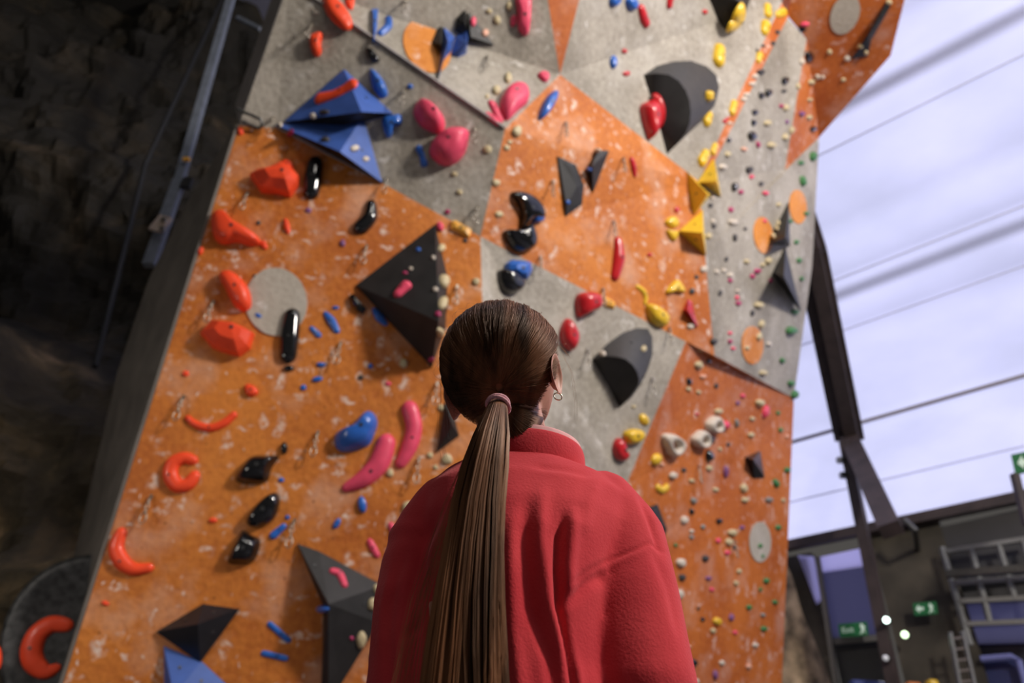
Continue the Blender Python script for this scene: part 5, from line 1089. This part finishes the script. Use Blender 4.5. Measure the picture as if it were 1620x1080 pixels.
# nape hair swept up from the neck to the tie
bb = BVHTree.FromPolygons([tuple(v.co) for v in body.data.vertices], [tuple(p.vertices) for p in body.data.polygons]); cb = BVHTree.FromPolygons([tuple(v) for v in vs], fs)
def surf(x, y, lift):
    d = ray(x, y).normalized(); c = [h for h in (bb.ray_cast(CAM, d), cb.ray_cast(CAM, d)) if h[0]]
    return (min(c, key=lambda h: h[3])[0]-d*lift) if c else None
ROOT = [(742, 655), (752, 668), (768, 680), (790, 690), (815, 693), (838, 692), (853, 684), (862, 668), (866, 655)]
def rootp(u): i = min(int(u*(len(ROOT)-1)), len(ROOT)-2); f = u*(len(ROOT)-1)-i; return (ROOT[i][0]*(1-f)+ROOT[i+1][0]*f, ROOT[i][1]*(1-f)+ROOT[i+1][1]*f)
def nape(u, t0, lift, jx=0, jy=0, n=11):
    rx, ry = rootp(u); rx += jx; ry += jy; P = []
    for j in range(n):
        t = t0+(1-t0)*j/(n-1); x = rx*(1-t)+789*t; y = ry*(1-t)+636*t+10*math.sin(PI*t)*(1-u*.9); p = surf(x, y, lift*min(1, .25+t*3)); P.append(p)
    if any(p is None for p in P): return None
    for _ in range(2): P = [P[0]]+[(P[i-1]+P[i]*2+P[i+1])/4 for i in range(1, n-1)]+[P[-1]]
    return P
cols = [nape(i/40, .06, .003) for i in range(41)]; cols = [c for c in cols if c]
nvs = [p for c in cols for p in c]; nfs = [(i*11+j, i*11+j+1, (i+1)*11+j+1, (i+1)*11+j) for i in range(len(cols)-1) for j in range(10)]
no_ = mesh_obj('nape_hair', nvs, nfs, HAIR, capo, True); md = no_.modifiers.new('t', 'SOLIDIFY'); md.thickness = .002
paths = []
for s in range(1500):
    P = nape(rnd.random(), rnd.choice((0, 0, rnd.uniform(0, .5))), .0035+rnd.uniform(0, .003), rnd.gauss(0, 3), rnd.gauss(0, 4))
    if P: paths.append((P, rnd.uniform(.0002, .00045)))
strands('nape_strands', paths, HAIR, capo); paths = []
# loose wisps beside both ears
paths = []
for (pts, nn_) in (([(697, 600), (696, 640), (694, 680), (702, 725), (712, 740)], 5), ([(700, 610), (706, 650), (708, 690), (716, 700)], 5), ([(890, 560), (905, 590), (912, 640), (910, 690)], 3), ([(884, 545), (897, 560), (905, 575)], 6)):
    for q in range(nn_):
        ox = rnd.uniform(-3, 3); P = [atY(x+ox*(i*.5+.3), y, .98) for i, (x, y) in enumerate(pts)]; R_ = []
        for i in range(len(P)-1):
            for t in (0, .5): R_.append(P[i].lerp(P[i+1], t))
        paths.append((R_, .00013))
    strands('loose_wisp', paths, HAIRL, capo); paths = []
# ponytail
T0 = L2W(Vector((TL.x, TL.y, TL.z))*1.0)
SP = [(632, 777, 800, .900), (648, 768, 803, .885), (690, 748, 806, .872), (740, 728, 805, .868), (800, 710, 803, .866), (870, 695, 803, .862), (950, 680, 804, .858), (1030, 668, 806, .855), (1100, 660, 810, .852), (1180, 655, 812, .852)]
LV = [(atY(l, y, Y), atY(r, y, Y)) for y, l, r, Y in SP]
def pony(u, w_, j):      # u across, w_ depth
    a, c = LV[j]; wd = (c-a).length; dth = min(.022, wd*.42); edge_ = math.sqrt(max(0, 1-(2*u-1)**2)); return a.lerp(c, u)+Vector((0, -1, 0))*(dth*w_*edge_)
vs = []; fs = []; nr = 20
for j in range(len(LV)):
    for i in range(nr):
        a = 2*PI*i/nr; vs.append(pony(.5+.45*math.cos(a), math.sin(a)*.8, j))
for j in range(len(LV)-1): fs += [(j*nr+i, j*nr+(i+1) % nr, (j+1)*nr+(i+1) % nr, (j+1)*nr+i) for i in range(nr)]
fs += [tuple(range(nr)), tuple(range((len(LV)-1)*nr, len(LV)*nr))]
po = mesh_obj('ponytail', vs, fs, HAIRL, person, True); fix_normals(po); po.modifiers.new('s', 'SUBSURF').render_levels = 1
paths = []
for s in range(3400):
    u = rnd.random(); w_ = rnd.uniform(.55, 1.05)*(1 if rnd.random() < .85 else -1); ph = rnd.random()*9; P = []; ends = len(LV) if rnd.random() < .7 else rnd.randint(5, 9)
    cl = (math.floor(u*11+.8*noise.noise(Vector((u*13, 2, 2))))+.5)/11
    for j in range(ends):
        t = j/(len(LV)-1); uu = u*(1-.45*t)+cl*.45*t+.075*noise.noise(Vector((cl*20, t*2.6, 1)))*min(1, t*2.5)+.02*noise.noise(Vector((ph, t*4, 1)))+.006*math.sin(ph+t*6); uu = .02+.96*uu
        if rnd.random() < 0: pass
        P.append(pony(max(-.03, min(1.03, uu)), w_+.35*noise.noise(Vector((cl*31, t*1.5, 4)))*t, j))
    paths.append((P, rnd.uniform(.00025, .00055)))
for s in range(60):      # stray hairs left of the tail
    x0 = rnd.uniform(690, 745); P = []; st = rnd.randint(2, 4); ox = rnd.uniform(-40, -2)
    for j in range(st, len(LV)): t = (j-st)/(len(LV)-st); P.append(LV[j][0]+(LV[j][1]-LV[j][0])*(.12-.30*math.sin(t*2.2)*rnd.uniform(.9, 1.05)*abs(ox)/28)+Vector((0, -.004, 0)))
    paths.append((P, .00014))
strands('ponytail_strands', paths, HAIRL, po)
TIE = solid('pale_pink_hair_tie', (.72, .36, .38), .8, scale=200, var=.2, bump=.3)
tx = (LV[1][1]-LV[1][0]).normalized(); tdn = Vector((0, -.9, -.4)).normalized(); ty = tx.cross(Vector((0, -.35, -.94)).normalized()).normalized()
o = MB(); c_ = (LV[0][0]+LV[0][1])/2*.6+(LV[1][0]+LV[1][1])/2*.4
o.ring(c_, tx, ty, (.0150, .0150), .0030, 30, 8); o.ring(c_+Vector((.0015, -.001, -.0042)), (tx+Vector((0, 0, -.25))).normalized(), ty, (.0158, .0158), .0026, 30, 8)
o.build('hair_tie', TIE, po, True)
mb = MB(); er = lobe+Vector((.001, -.003, -.006)); mb.ring(er, (1, .25, 0), (0, 0, 1), .0062, .0011, 26, 8); q = mb.build('hoop_earring', GOLD, ear_o, True); q['label'] = 'small gold hoop earring'
print('ear lobe px', topx(lobe), 'tie', topx(T0), 'HC', HC)
